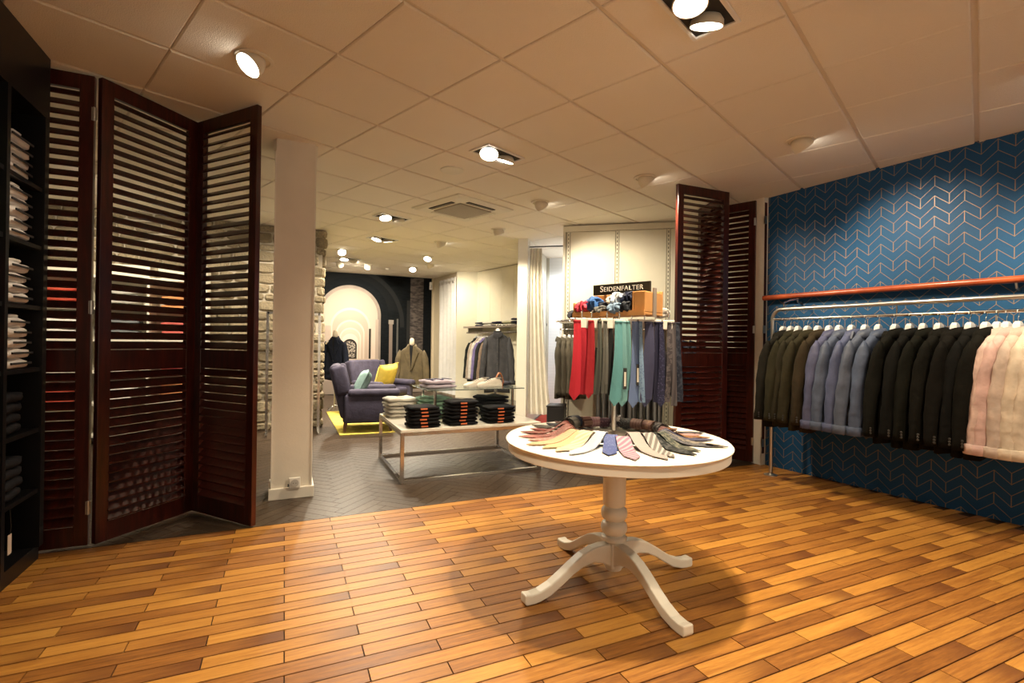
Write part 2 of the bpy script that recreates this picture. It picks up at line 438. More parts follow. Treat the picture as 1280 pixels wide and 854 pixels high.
while z < CEIL - .03:
    h = min(sr.uniform(.085, .17), CEIL - z - .005)
    if CEIL - z - h < .06: h = CEIL - z - .005
    x = -2.72 + sr.uniform(0, .1)
    while x < .50:
        w = sr.uniform(.13, .36)
        if x + w > .44: w = .51 + sr.uniform(-.03, .03) - x
        if w > .05:
            g = .012; b = B(); rings = []
            for yy, ins in ((.05, 0), (-.012, 0), (-.03, .018)):
                ring = []
                for t in range(12):
                    a = 2 * PI * t / 12; ca, sa = math.cos(a), math.sin(a)
                    px = math.copysign(abs(ca) ** .45, ca) * (w / 2 - g / 2 - ins); pz = math.copysign(abs(sa) ** .45, sa) * (h / 2 - g / 2 - ins)
                    ring.append((px + sr.uniform(-.006, .006), yy + (sr.uniform(-.008, .008) if ins else 0), pz + sr.uniform(-.006, .006)))
                rings.append(ring)
            b.loft(rings)
            part('stone', b, M_STONE, sw, loc=(x + w / 2, 7.47, z + h / 2))
        x += w
        if x > .40: break
    # returning stones on the end face
    b = B().box((0, 0, 0), (.06, .34, h - .012))
    part('stone', b, M_STONE, sw, loc=(.475 + sr.uniform(-.01, .02), 7.68, z + h / 2), bev=.02)
    z += h
# right door jamb
tj = struct(part('trim_jamb', B().b2((4.485, 3.60, 0), (4.57, 3.72, CEIL)), M_WHITE), 'white door jamb at the end of the blue wall', 'trim')
M_MAHO = None
# ================================================================== LAMPS
M_LENS = emit('lamp_lens', (1, .93, .8), 14)
M_LENS2 = emit('lamp_lens_soft', (1, .9, .72), 5)
def aimrot(d):
    return Vector(d).normalized().to_track_quat('-Z', 'Y').to_matrix().to_4x4()
def spot(parent, loc, d, watts, cone, blend, col, r=.035):
    l = bpy.data.lights.new('lamp_light', 'SPOT'); l.energy = watts; l.spot_size = math.radians(cone); l.spot_blend = blend; l.color = col; l.shadow_soft_size = r
    o = bpy.data.objects.new('lamp_light', l); COL.objects.link(o); o.parent = parent
    o.matrix_local = Matrix.Translation(loc) @ aimrot(d)
    return o
def head(parent, loc, d, R, ln, lens=None, mat=None):
    """lamp head: can with a dome back, opening towards d, lens disc inside the rim"""
    Mx = Matrix.Translation(loc) @ aimrot(d) @ Matrix.Rotation(PI, 4, 'X')     # local +z along d
    body = part('lamp_head', B().lathe([(R * .35, -ln), (R * .75, -ln * .8), (R * .95, -ln * .45), (R, 0), (R * .93, 0), (R * .9, -.012), (R * .3, -.014)], 24, M=Mx), mat or M_LAMPB, parent, True)
    part('lens', B().lathe([(.0, -.004), (R * .88, -.004), (R * .88, -.009), (.0, -.009)], 24, M=Mx), lens or M_LENS, body)
    return body
def eyeball(x, y, aim, label, watts=40, cone=80, blend=.6, col=WARM, lens=None, group='round eyeball downlights'):
    t = thing('eyeball_downlight', label, 'downlight', (x, y, CEIL - .004), 0, group)
    part('trim_ring', B().lathe([(.078, .0), (.098, 0), (.1, -.004), (.097, -.009), (.080, -.012), (.076, -.004)], 32), M_LAMPB, t, True)
    d = (Vector(aim) - Vector((x, y, CEIL - .03))).normalized()
    c = Vector((0, 0, -.012)) + d * .055
    head(t, tuple(c), d, .072, .10, lens)
    spot(t, tuple(c + d * .012), d, watts, cone, blend, col, .05)
    return t
def twin(x, y, aims, label, watts=(60, 60), cone=100, blend=.7, col=WARM, lens=None):
    t = thing('twin_downlight', label, 'downlight', (x, y, CEIL - .004), GA + PI / 2, 'twin square downlights')
    fr = B()
    for a, b in (((-.21, -.115), (.21, -.095)), ((-.21, .095), (.21, .115)), ((-.21, -.095), (-.19, .095)), ((.19, -.095), (.21, .095))):
        fr.b2((a[0], a[1], -.012), (b[0], b[1], 0))
    part('frame', fr, M_PLAST, t, bev=.003)
    part('recess_plate', B().b2((-.19, -.095, -.004), (.19, .095, -.001)), M_DARK, t)
    R = rotz(-(GA + PI / 2))
    for s, aim, w in zip((-1, 1), aims, watts):
        c0 = Vector((s * .095, 0, -.008)); wp = Vector((x, y, CEIL)) + rotz(GA + PI / 2) @ c0
        d = (R @ (Vector(aim) - wp)).normalized()
        c = c0 + d * .028
        head(t, tuple(c), d, .078, .06, lens)
        spot(t, tuple(c + d * .015), d, w, cone, blend, col, .04)
    return t
FRONT = (1.0, .82, .56)
twin(1.70, 1.72, ((1.30, 1.30, 0), (2.1, 2.6, 0)), 'large twin downlight in ceiling above the round tie table', (200, 105), 106, .4, FRONT)
twin(1.562, 3.757, ((.9, 2.6, 0), (1.2, 4.6, 0)), 'twin downlight in ceiling just beyond the plank floor', (110, 90), 96, .5, FRONT)
twin(1.194, 6.26, ((1.3, 5.4, 0), (1.7, 7.2, .3)), 'twin downlight in ceiling left of air cassette above armchairs', (230, 230), 110, .7, NEUT)
twin(1.32, 7.65, ((.6, 7.4, .5), (1.8, 8.0, .3)), 'twin downlight in ceiling midway to the mural', (230, 230), 110, .7, NEUT)
twin(1.08, 9.83, ((.9, 9.4, .9), (1.6, 11.8, 1.0)), 'small far twin downlight nearest to the mural', (190, 190), 110, .7, NEUT)
eyeball(-.172, 3.076, (-1.5, 2.35, .9), 'eyeball downlight with glowing lens over the left shutters', 40, 80, .7, FRONT)
eyeball(3.466, 2.486, (4.62, 2.30, 1.55), 'eyeball downlight turned to the blue wall beside grid bar', 107, 85, .8, FRONT)
eyeball(2.994, 3.668, (4.25, 3.42, 1.2), 'eyeball downlight in front of the right red shutter', 122, 85, .8, FRONT)
eyeball(3.62, 1.20, (4.72, 1.15, 1.50), 'eyeball downlight over the pale shirts just past right edge', 124, 85, .8, FRONT)
eyeball(2.515, 4.824, (3.75, 5.15, 1.5), 'eyeball downlight beside the air cassette lighting slotted wall', 145, 90, .8, NEUT)
eyeball(2.62, 6.238, (3.32, 6.62, 1.1), 'eyeball downlight in front of the fitting cabin post', 118, 90, .8, NEUT)
eyeball(2.162, 7.463, (3.5, 8.0, 1.0), 'eyeball downlight with bright spill behind the air cassette', 145, 90, .8, NEUT)
eyeball(2.337, 8.827, (1.6, 7.6, .4), 'eyeball downlight with tilted lit lens inside ceiling glow', 118, 90, .8, NEUT)
eyeball(.863, 8.933, (1.0, 7.0, .6), 'eyeball downlight beside the stone wall facing the room', 105, 90, .8, NEUT)
eyeball(.98, 10.42, (1.1, 11.9, 1.6), 'eyeball downlight turned to the mural near stone wall', 105, 90, .8, NEUT)
eyeball(1.525, 10.46, (1.7, 11.9, 1.5), 'eyeball downlight turned to the centre of mural', 105, 90, .8, NEUT)
eyeball(2.61, 9.724, (3.5, 10.2, 1.3), 'eyeball downlight turned to the rear cream wall', 100, 130, .8, NEUT)
eyeball(2.413, 10.322, (1.9, 8.8, .6), 'eyeball downlight with lit lens nearest to mural right half', 105, 90, .8, NEUT)
# lamps of the same ceiling that stand outside the picture
twin(.25, 1.0, ((.15, 1.5, 0), (.7, 1.5, 0)), 'twin downlight in ceiling above the near left floor', (35, 85), 84, .7, FRONT)
twin(3.1, .35, ((2.6, .9, 0), (3.2, 1.5, 0)), 'twin downlight in ceiling above the near right floor', (60, 70), 90, .7, FRONT)
eyeball(-1.6, 5.6, (-1.7, 7.2, 1.2), 'eyeball downlight behind the left louvred shutters', 140, 110, .8, NEUT)
eyeball(.1, 6.3, (-.1, 7.4, 1.2), 'eyeball downlight turned to the stone wall behind pillar', 110, 100, .8, NEUT)
cl = thing('cabin_lamp', 'cool white ceiling lamp inside the fitting cabin', 'lamp', (*(P0 + E1 * .75 + E2 * .9), CEIL - .004))
part('housing', B().lathe([(.0, 0), (.13, 0), (.13, -.03), (.115, -.035), (.0, -.035)], 28), M_PLAST, cl, True)
part('diffuser', B().lathe([(.0, -.036), (.11, -.036), (.10, -.045), (.0, -.05)], 28), emit('cabin_glow', (.85, .93, 1), 8), cl, True)
spot(cl, (0, 0, -.07), (0, 0, -1), 90, 165, .3, COOL, .1)

# ---- cassette air unit and loudspeaker
ac = thing('air_cassette', 'square ceiling air conditioning cassette with dark slots', 'air conditioner', (1.845, 5.463, CEIL - .004), GA)
part('panel', B().loft([[(-.415, -.415, 0), (.415, -.415, 0), (.415, .415, 0), (-.415, .415, 0)], [(-.415, -.415, -.012), (.415, -.415, -.012), (.415, .415, -.012), (-.415, .415, -.012)], [(-.37, -.37, -.03), (.37, -.37, -.03), (.37, .37, -.03), (-.37, .37, -.03)]]), M_OFFW, ac)
gr = part('grille_frame', B().b2((-.235, -.235, -.040), (.235, .235, -.029)), plain('grille_grey', (.36, .32, .26), .6), ac, bev=.004)
gs = plain('grille_slat', (.48, .44, .37), .5)
for k in range(18):
    part('slat', B().b2((-.225, -.222 + k * .0255, -.045), (.225, -.222 + k * .0255 + .014, -.040)), gs, gr)
for k in range(4):
    part('air_slot', B().b2((-.20, -.335, -.036), (.20, -.285, -.028), rotz(k * PI / 2)), M_DARK if k < 2 else M_OFFW, ac)
    if k < 2: part('louvre_flap', B().b2((-.19, -.322, -.040), (.19, -.306, -.034), rotz(k * PI / 2)), plain('flap', (.2, .18, .15), .5), ac)
sp = thing('ceiling_speaker', 'round off-white loudspeaker grille flush in the ceiling', 'speaker', (1.344, 4.29, CEIL - .004))
part('ring', B().lathe([(.083, 0), (.104, 0), (.104, -.006), (.096, -.010), (.083, -.008)], 32), M_OFFW, sp, True)
part('mesh_grille', B().lathe([(.0, 0), (.082, 0), (.082, -.006), (.0, -.008)], 32), plain('speaker_grille', (.50, .44, .36), .8, bump=.5), sp)
sd = thing('smoke_detector', 'tiny white smoke detector on ceiling near the mural', 'detector', (1.98, 10.75, CEIL - .004))
part('base', B().lathe([(.0, 0), (.055, 0), (.055, -.015), (.0, -.015)], 20), M_OFFW, sd, True)
part('sensor', B().lathe([(.0, -.015), (.04, -.015), (.035, -.035), (.0, -.038)], 20), M_OFFW, sd, True)

# ================================================================== SHUTTERS
def mahogany():
    m = Mat('mahogany', .32, spec=.45)
    x, y, z = m.pos()
    n = m.noise(m.vec(x * 14.0, y * 14.0, z * 1.6), 3.0, 4)
    m.col(m.ramp(n, [(.25, (.014, .0021, .0013)), (.5, (.040, .0054, .0026)), (.75, (.078, .011, .0048))]))
    m.set('Coat Weight', .25); m.set('Coat Roughness', .2); return m.m
M_MAHO = mahogany()
SW = .066
def slat_mesh(w, tilt):
    b = B(); c, s = math.cos(tilt), math.sin(tilt); pr = []
    for u, v in ((-.5, 0), (-.42, -.08), (.42, -.08), (.5, 0), (.42, .08), (-.42, .08)):
        uu, vv = u * SW, v * .062; pr.append((uu * c - vv * s, uu * s + vv * c))
    b.loft([[(x, a, z) for a, z in pr] for x in (0, w)]); return b.mesh('slat')
def shutter(p0, p1, label, tilt=40, hinges=(), top=CEIL - .018):
    d = Vector((p1[0] - p0[0], p1[1] - p0[1])); w = d.length
    t = thing('louvred_shutter', label, 'shutter', (p0[0], p0[1], 0), math.atan2(d.y, d.x), 'mahogany folding louvred shutters')
    st, th, z0 = .070, .034, .012
    part('stile', B().b2((0, -th / 2, z0), (st, th / 2, top)), M_MAHO, t, bev=.003)
    part('stile', B().b2((w - st, -th / 2, z0), (w, th / 2, top)), M_MAHO, t, bev=.003)
    for a, b in ((z0, .125), (1.022, 1.15), (top - .085, top)):
        part('rail', B().b2((st, -th / 2 + .003, a), (w - st, th / 2 - .003, b)), M_MAHO, t)
    sm = slat_mesh(w - 2 * st + .01, math.radians(tilt))
    for a, b in ((.125, 1.022), (1.15, top - .085)):
        n = int(round((b - a) / .0575)); pz = (b - a) / n
        for k in range(n): part('slat', sm, M_MAHO, t, loc=(st - .005, 0, a + pz * (k + .5)))
    for hx, hs in hinges:
        for hz in (.23, 1.40, 2.53):
            h = part('hinge', B().b2((hx - .012, hs * th / 2 - .004, hz - .038), (hx + .012, hs * th / 2 + .004, hz + .038)), M_STEEL, t)
            part('hinge_pin', B().tube([(hx, hs * (th / 2 + .004), hz - .04), (hx, hs * (th / 2 + .004), hz + .04)], .005, 8), M_STEEL, h)
    return t
shutter((-1.655, 3.685), (-1.03, 3.685), 'dark louvred shutter next to the black shelving', 44, ((.625, -1),))
shutter((-1.005, 3.672), (-.585, 4.142), 'dark louvred shutter in the middle of left folding screen', 44, ((.63, 1),))
shutter((-.565, 4.135), (-.168, 3.640), 'dark louvred shutter beside the pillar with red lit edge', 44)
A_ = (4.23, 4.24)
shutter((4.00, 3.625), (3.36, 3.645), 'red-brown louvred shutter right behind round table', -40, ())
shutter((4.215, 4.215), (4.015, 3.655), 'red-brown louvred shutter folded behind the other two', 40, ())
shutter((4.255, 4.235), (4.478, 3.69), 'red-brown louvred shutter hinged to the white jamb', 56, ((.585, -1),))
part('batten', B().b2((4.492, 3.594, .12), (4.522, 3.601, CEIL - .06)), M_MAHO, tj)
for hz in (.23, 1.40, 2.53): part('hinge', B().b2((4.478, 3.588, hz - .04), (4.512, 3.598, hz + .04)), M_STEEL, tj)

# ================================================================== BLACK SHELVING, LEFT
bs = thing('shelf_unit', 'tall black open shelving at left edge of the front room', 'shelf', (-1.20, 3.58, 0))
# local: y runs back from 0 towards the camera (negative), x from -.44 (back) to 0 (front)
part('back_panel', B().b2((-.45, -3.0, .0), (-.43, 0, CEIL - .01)), M_BLACK, bs)
part('plinth', B().b2((-.43, -3.0, 0), (-.02, 0, .08)), M_BLACK, bs)
part('top_fascia', B().b2((-.43, -3.0, 2.42), (0, 0, CEIL - .01)), M_BLACK, bs)
BY = [0, -.425, -.91, -1.365, -1.82, -2.275, -2.73]
for k, y in enumerate(BY):
    part('upright', B().b2((-.43, y - (.05 if k == 0 else .032), .08), (0, y, 2.42)), M_BLACK, bs)
SHZ = [.40, .73, 1.06, 1.39, 1.715, 2.03]
for k in range(6):
    for z in SHZ: part('shelf_board', B().b2((-.43, BY[k + 1], z - .022), (-.01, BY[k] - (.05 if k == 0 else .032), z)), M_BLACK, bs)
def folded(w, d, h, b=None, seed=0, M=None, bulge=.5, nx=7):
    """soft folded garment: rounded slab, front (fold) towards -y, slightly uneven"""
    b = b or B(); r = random.Random(seed); rings = []
    n = 16
    for i in range(nx):
        u = i / (nx - 1) * 2 - 1; e_ = 1 - .10 * abs(u) ** 6
        ring = []
        for j in range(n):
            a = 2 * PI * j / n; c, s = math.cos(a), math.sin(a)
            yy = math.copysign(abs(c) ** .38, c) * d / 2 * e_; zz = math.copysign(abs(s) ** .55, s) * h / 2 * (1 - .35 * abs(u) ** 8)
            zz += h * .10 * math.sin(u * 5 + seed) * (1 if s > 0 else .3)
            ring.append((u * w / 2 + r.uniform(-.003, .003), yy + r.uniform(-.003, .003), h / 2 + zz + r.uniform(-.0015, .0015)))
        rings.append(ring)
    return b.loft(rings, True, M)
SHIRTC = [(.72, .68, .66), (.70, .66, .68), (.74, .71, .68), (.66, .64, .66)]
fold_meshes = [folded(.25, .30, .055, seed=k).mesh('folded_shirt') for k in range(4)]
for me in fold_meshes: me.shade_smooth()
band = B().box((0, 0, 0), (.03, .02, .035)).mesh('collar_band')
def shirt_stack(x, y, z, n, where, cols, rz=0, dz=.052, meshes=None, noun='shirt', sc=(1, 1, 1), grp=None, collar=None):
    for k in range(n):
        t = thing('folded_' + noun, f'{cols[1]} folded {noun}, {ORD[k]} from bottom, {where}', noun, (x + rnd.uniform(-.008, .008), y + rnd.uniform(-.008, .008), z + k * dz), rz + rnd.uniform(-.05, .05), grp or f'folded {noun}s in the {where}')
        me = (meshes or fold_meshes)[(k + n) % 4].copy(); me.materials.clear()
        o = part('folded_body', me, fabric(cols[0], .8, .12), t)
        o.scale = sc
        if collar: collar(t, k)
    return
def shirt_collar(t, k):
    b = B().tube([(-.06, -.10, .056), (-.03, -.13, .060), (.03, -.13, .060), (.06, -.10, .056)], .008, 6)
    part('collar', b, fabric((.74, .72, .70), .8, .1), t, True)
    part('fold_shade', B().box((.0, -.158, .03), (.20, .006, .010)), plain('fold_shade_dark', (.03, .03, .035), .7), t)  # dark strip painted in for the shadowed fold at the shirt front
WST = ['top', 'second', 'third', 'fourth']
for bay, by in ((0, -.265), (1, -.66)):
    for k, z in enumerate((2.03, 1.715, 1.39, 1.06)):
        nm = f'{WST[k]} black shelf ' + ('next to shutter' if bay == 0 else 'at photo edge')
        col = ((.74, .71, .70), 'white') if bay == 0 else (((.16, .19, .08), 'olive') if k in (0, 1) else ((.30, .05, .03), 'red'))
        shirt_stack(-1.20 - .165, 3.58 + by, z, (4, 5, 4, 5)[k] if bay == 0 else 4, nm, col, PI / 2, collar=shirt_collar)
for k, z in enumerate((.73, .40)):
    shirt_stack(-1.38, 3.315, z, 4, ('fifth' if k == 0 else 'lowest') + ' black shelf next to shutter', ((.02, .02, .024), "black"), PI / 2)
pt = thing('price_tag', 'small pale price tag hanging low on the black shelving', 'tag', (-1.1985, 3.20, .22))
part('card', B().b2((-.001, -.018, -.05), (.001, .018, .045)), plain('paper_tag', (.55, .45, .38), .7), pt)
part('string', B().tube([(0, 0, .04), (.004, .004, .075), (0, 0, .165)], .0012, 6), M_DARK, pt)

# ================================================================== RIGHT WALL: WOOD RAIL, CHROME RACK
def wall_at(s, off=0, z=0): p = W0 + WD * s - WN * off; return (p.x, p.y, z)
RAILW = Mat('red_wood', .3); _g = RAILW.noise(None, 6, 3); RAILW.col(RAILW.ramp(_g, [(.3, (.22, .035, .012)), (.7, (.42, .085, .025))])); RAILW = RAILW.m
wr_ = thing('wood_handrail', 'round red-brown wooden rail along the blue wall', 'rail', wall_at(0))
def wl(s, off, z): p = Vector(wall_at(s, off, z)) - Vector(wall_at(0)); return tuple(p)
part('rail', B().tube([wl(.0, .06, 1.722), wl(5.0, .06, 1.716)], .026, 16), RAILW, wr_, True)
for s in (.35, 1.9, 3.4): part('bracket', B().tube([wl(s, .06, 1.70), wl(s, .045, 1.66), wl(s, 0, 1.65)], .008, 8), M_STEEL, wr_, True)
RK = Vector((4.232, 3.29))
def rk(s, off=0, z=0): p = RK + WD * s + WN * off; return (p.x, p.y, z)
rack = thing('clothes_rack', 'chrome double rail clothes rack before the blue wall', 'rack', rk(0))
def rl(s, off, z): p = RK + WD * s + WN * off - RK; return (p.x, p.y, z)
LEN = 3.2; TZ, LZ = 1.575, 1.483
arc = [rl(.09 - .09 * math.cos(a), 0, TZ - .09 + .09 * math.sin(a)) for a in [i * PI / 12 for i in range(7)]]
part('post', B().tube([rl(0, 0, .01)] + arc[:1], .0175, 16), M_STEEL, rack, True)
part('top_tube', B().tube(arc + [rl(LEN, 0, TZ)], .0175, 16), M_STEEL, rack, True)
part('post', B().tube([rl(LEN, 0, TZ), rl(LEN, 0, .01)], .0175, 16), M_STEEL, rack, True)
part('hanging_rail', B().tube([rl(.0, 0, LZ), rl(LEN, 0, LZ)], .0125, 14), M_CHROME, rack, True)
for s in (1.02, 2.2): part('spacer', B().tube([rl(s, 0, LZ), rl(s, 0, TZ)], .005, 8), M_CHROME, rack, True)
for s in (.11, 2.1): part('wall_stay', B().tube([rl(s, 0, TZ), rl(s, 0, TZ + .06), rl(s, .10, TZ + .09), rl(s, .25, TZ + .11)], .007, 8), M_CHROME, rack, True)
for s in (0, LEN): part('foot_plate', B().lathe([(0, 0), (.06, 0), (.06, .006), (.03, .014), (.02, .02), (0, .02)], 24, c=rl(s, 0, 0)), M_STEEL, rack, True)
# ================================================================== GARMENTS
def lerp(tab, z):
    for (a, va), (b, vb) in zip(tab, tab[1:]):
        if a >= z >= b:
            t = (a - z) / (a - b); return tuple(x + (y - x) * t for x, y in zip(va, vb))
    return tab[-1][1]
def garment_meshes(kind, L=.83, seed=0, sl=None):
    r = random.Random(seed); ph = [r.uniform(0, 6) for _ in range(6)]
    n = 32
    tab = [(.0, (.055, .036)), (-.02, (.078, .040)), (-.05, (.125, .042)), (-.085, (.172, .043)), (-.12, (.195, .044)), (-.22, (.200, .045)), (-.42, (.195, .042)), (-.62, (.205, .044)), (-L, (.212, .044))]
    zs = [0, -.02, -.035, -.05, -.068, -.085, -.10, -.12] + [-.12 - (L - .12) * k / 12 for k in range(1, 13)]
    b = B(); rings = []
    for z in zs:
        hw, ht = lerp(tab, z); ring = []
        for j in range(n):
            a = 2 * PI * j / n; c, s = math.cos(a), math.sin(a)
            x = math.copysign(abs(c) ** .8, c) * hw; y = math.copysign(abs(s) ** .8, s) * ht
            amp = .010 * min(1, max(0, (-z - .15) * 2.2))
            y += amp * (math.sin(x * 38 + ph[0] + z * 3) + .6 * math.sin(x * 71 + ph[1] - z * 5)) * (1 if s > 0 else .8)
            zz = z + (.012 * math.sin(x * 14 + ph[2]) if z < -L + .01 else 0)
            ring.append((x, y, zz))
        rings.append(ring)
    b.loft(rings); out = {'body': b.mesh('body')}
    sleeves = []
    SL = sl or (.69 if kind == 'blazer' else .70)
    for s in (-1, 1):
        b = B(); rings = []; m = 14
        for k in range(15):
            t = k / 14
            cx = s * (.175 + .085 * math.sin(t * 1.3) - .010 * t * t); cz = -.085 - t * (SL + .02); cy = -.014 * math.sin(t * PI) + (-.030 * t * t)
            R = .062 - .012 * t if t > .2 else .018 + .0416 * math.sqrt(t / .2)
            if kind != 'blazer' and t > .93: R = .054
            ring = []
            for j in range(m):
                a = 2 * PI * j / m
                w = 1 + .12 * math.sin(3 * a + ph[3] + t * 7) * (t > .1) + (.05 if kind == 'blazer' else .09) * math.sin(t * 26 + ph[4] + a * 2)
                ring.append((cx + math.cos(a) * R * .90 * w, cy + math.sin(a) * R * .82 * w, cz + math.cos(a) * s * .018 * (1 - t)))
            rings.append(ring)
        b.loft(rings); sleeves.append(b.mesh('sleeve'))
    out['sleeves'] = sleeves
    b = B(); rings = []          # collar: band that stands round the neck, open at the front
    cn = 15
    for zz, k in ((-.030, 1.22), (.022, 1.0), (.030, 1.04), (-.012, 1.40), (-.040, 1.52)):
        ring = []
        for j in range(cn):
            a = math.radians(-62 + 304 * j / (cn - 1)); ring.append((math.cos(a) * .062 * k, math.sin(a) * .042 * k + .004, zz - .030 * (1 - math.sin(a)) * .5))
        rings.append(ring)
    b.loft(rings, False, closed=False); out['collar'] = b.mesh('collar')
    if kind == 'blazer':
        lp = []
        for s in (-1, 1):
            b = B(); poly = [(.030, .01), (.058, -.015), (.082, -.085), (.112, -.105), (.075, -.20), (.010, -.385), (.0, -.37), (.018, -.14)]
            p2 = [(s * x, z) for x, z in poly]
            if s < 0: p2 = p2[::-1]
            M = Matrix.Translation((0, -.046, 0)) @ Matrix.Rotation(PI / 2, 4, 'X')
            b.prism([(x, z) for x, z in p2], -.014, .016, M); lp.append(b.mesh('lapel'))
        out['lapels'] = lp
        out['lining'] = B().prism([(-.03, .0), (.0, -.37), (.03, .0)], .002, .006, Matrix.Translation((0, -.046, 0)) @ Matrix.Rotation(PI / 2, 4, 'X')).mesh('lining')
        fl = []
        for s in (-1, 1): fl.append(B().b2((s * .115 - .060, -.058, -.60), (s * .115 + .060, -.03, -.555)).mesh('pocket_flap'))
        out['flaps'] = fl
        out['buttons'] = [(.004, -.058, -.405), (.004, -.058, -.51)]
    else:
        cpn = []
        for s in (-1, 1):
            p2 = [(s * x, z) for x, z in ((.004, -.035), (.050, .012), (.080, -.050), (.026, -.088))]
            if s < 0: p2 = p2[::-1]
            cpn.append(B().prism(p2, .0, .016, Matrix.Translation((0, -.050, 0)) @ Matrix.Rotation(PI / 2, 4, 'X')).mesh('collar_point'))
        out['points'] = cpn
        out['placket'] = B().b2((-.016, -.062, -L + .012), (.016, -.03, -.05)).mesh('placket')
        out['buttons'] = [(0, -.0625, -.12 - .10 * k) for k in range(6)]
        cf = []
        for s in (-1, 1):
            x = s * (.175 + .085 * math.sin(1.3) - .010); zc = -.105 - SL
            ring = lambda R, z: [(x + math.cos(2 * PI * j / 14) * R * .95, -.030 + math.sin(2 * PI * j / 14) * R, z) for j in range(14)]
            cf.append(B().loft([ring(.054, zc + .062), ring(.0575, zc + .058), ring(.057, zc - .004), ring(.050, zc - .006)]).mesh('cuff'))
        out['cuffs'] = cf
    for v in out.values():
        for me in (v if isinstance(v, list) else [v]):
            if isinstance(me, bpy.types.Mesh) and me.name.split('.')[0] in ('body', 'sleeve', 'collar', 'cuff'): me.shade_smooth()
    out['kind'] = kind; out['SL'] = SL
    return out
GM = {('blazer', k): garment_meshes('blazer', .85, k) for k in range(4)}
GM.update({('overshirt', k): garment_meshes('overshirt', .82, 20 + k) for k in range(4)})
BUT = B().lathe([(.0, 0), (.0075, 0), (.0085, .002), (.006, .0035), (0, .003)], 10).mesh('button')
def cp(me): c = me.copy(); c.materials.clear(); return c
_gcache = {}
def withmat(me, mat):
    k = (me.name, mat.name)
    if k not in _gcache: c = cp(me); c.materials.append(mat); _gcache[k] = c
    return _gcache[k]
def garment(gm, name, label, cat, loc, rz, col, group=None, dark=None, rough=.85, sc=1.0, full=True, tilt=0):
    t = thing(name, label, cat, loc, rz, group)
    m = fabric(col, rough, .22); t.scale = (sc,) * 3
    part('body', withmat(gm['body'], m), m, t)
    for me in gm['sleeves']:
        o = part('sleeve', withmat(me, m), m, t)
    o = part('collar', withmat(gm['collar'], m), m, t); sd = o.modifiers.new('thick', 'SOLIDIFY'); sd.thickness = .004
    if not full: return t
    bm = plain('button_dark', (.02, .018, .016), .4)
    for k in ('lapels', 'flaps', 'cuffs', 'points'):
        for me in gm.get(k, []):
            c = dark if (dark and k == 'lapels') else col
            part({'lapels': 'lapel', 'flaps': 'pocket_flap', 'cuffs': 'cuff', 'points': 'collar_point'}[k], withmat(me, fabric(c, rough, .22)), m, t)
    if 'lining' in gm: part('lining', withmat(gm['lining'], fabric((.012, .012, .014), .7)), m, t)
    if 'placket' in gm: part('placket', withmat(gm['placket'], m), m, t)
    for p in gm['buttons']: part('button', withmat(BUT, bm), bm, t, loc=p, rot=(PI / 2, 0, 0))
    if gm['kind'] == 'blazer':
        SL = gm['SL']
        for s in (-1, 1):
            for k in range(3): part('cuff_button', withmat(BUT, bm), bm, t, loc=(s * .290, .006, -.105 - SL + .03 + k * .019), rot=(0, s * PI / 2, 0))
    return t
HK = B().tube([(.0, 0, .035), (0, 0, .062), (.014, 0, .080), (.017, 0, .100), (.004, 0, .115), (-.014, 0, .108), (-.018, 0, .095)], .0024, 8).mesh('hook')
_hb = B()
_hb.loft([[(-.036, -.02, -.01), (.036, -.02, -.01), (.036, .02, -.01), (-.036, .02, -.01)], [(-.030, -.018, .018), (.030, -.018, .018), (.030, .018, .018), (-.030, .018, .018)], [(-.012, -.012, .036), (.012, -.012, .036), (.012, .012, .036), (-.012, .012, .036)]])
_hb.tube([(-.115, 0, -.120), (-.08, 0, -.098), (-.03, 0, -.050), (.03, 0, -.050), (.08, 0, -.098), (.115, 0, -.120)], [.008, .010, .012, .012, .010, .008], 8)
HB = _hb.mesh('hanger_bow')
M_HANG = plain('hanger_white', (.66, .66, .66), .4)
def hanger(loc, rz, label, group):
    t = thing('clothes_hanger', label, 'hanger', loc, rz, group)
    part('bow', withmat(HB, M_HANG), M_HANG, t); part('hook', withmat(HK, M_STEEL), M_STEEL, t, True)
    return t
RANG = math.atan2(WN.y, WN.x)
SS = [.109, .178, .246, .333, .424, .518, .600, .697, .800, .895, 1.010, 1.105, 1.190, 1.285, 1.378, 1.461, 1.545, 1.603, 1.650, 1.706, 1.765, 1.83]
def ordl(k, n, what, first, last):
    if k == 0: return f'{what} nearest to {first}'
    if k == n - 1: return f'{what} last before {last}'
    return f'{what} {ORD[k]} in line from {first}'
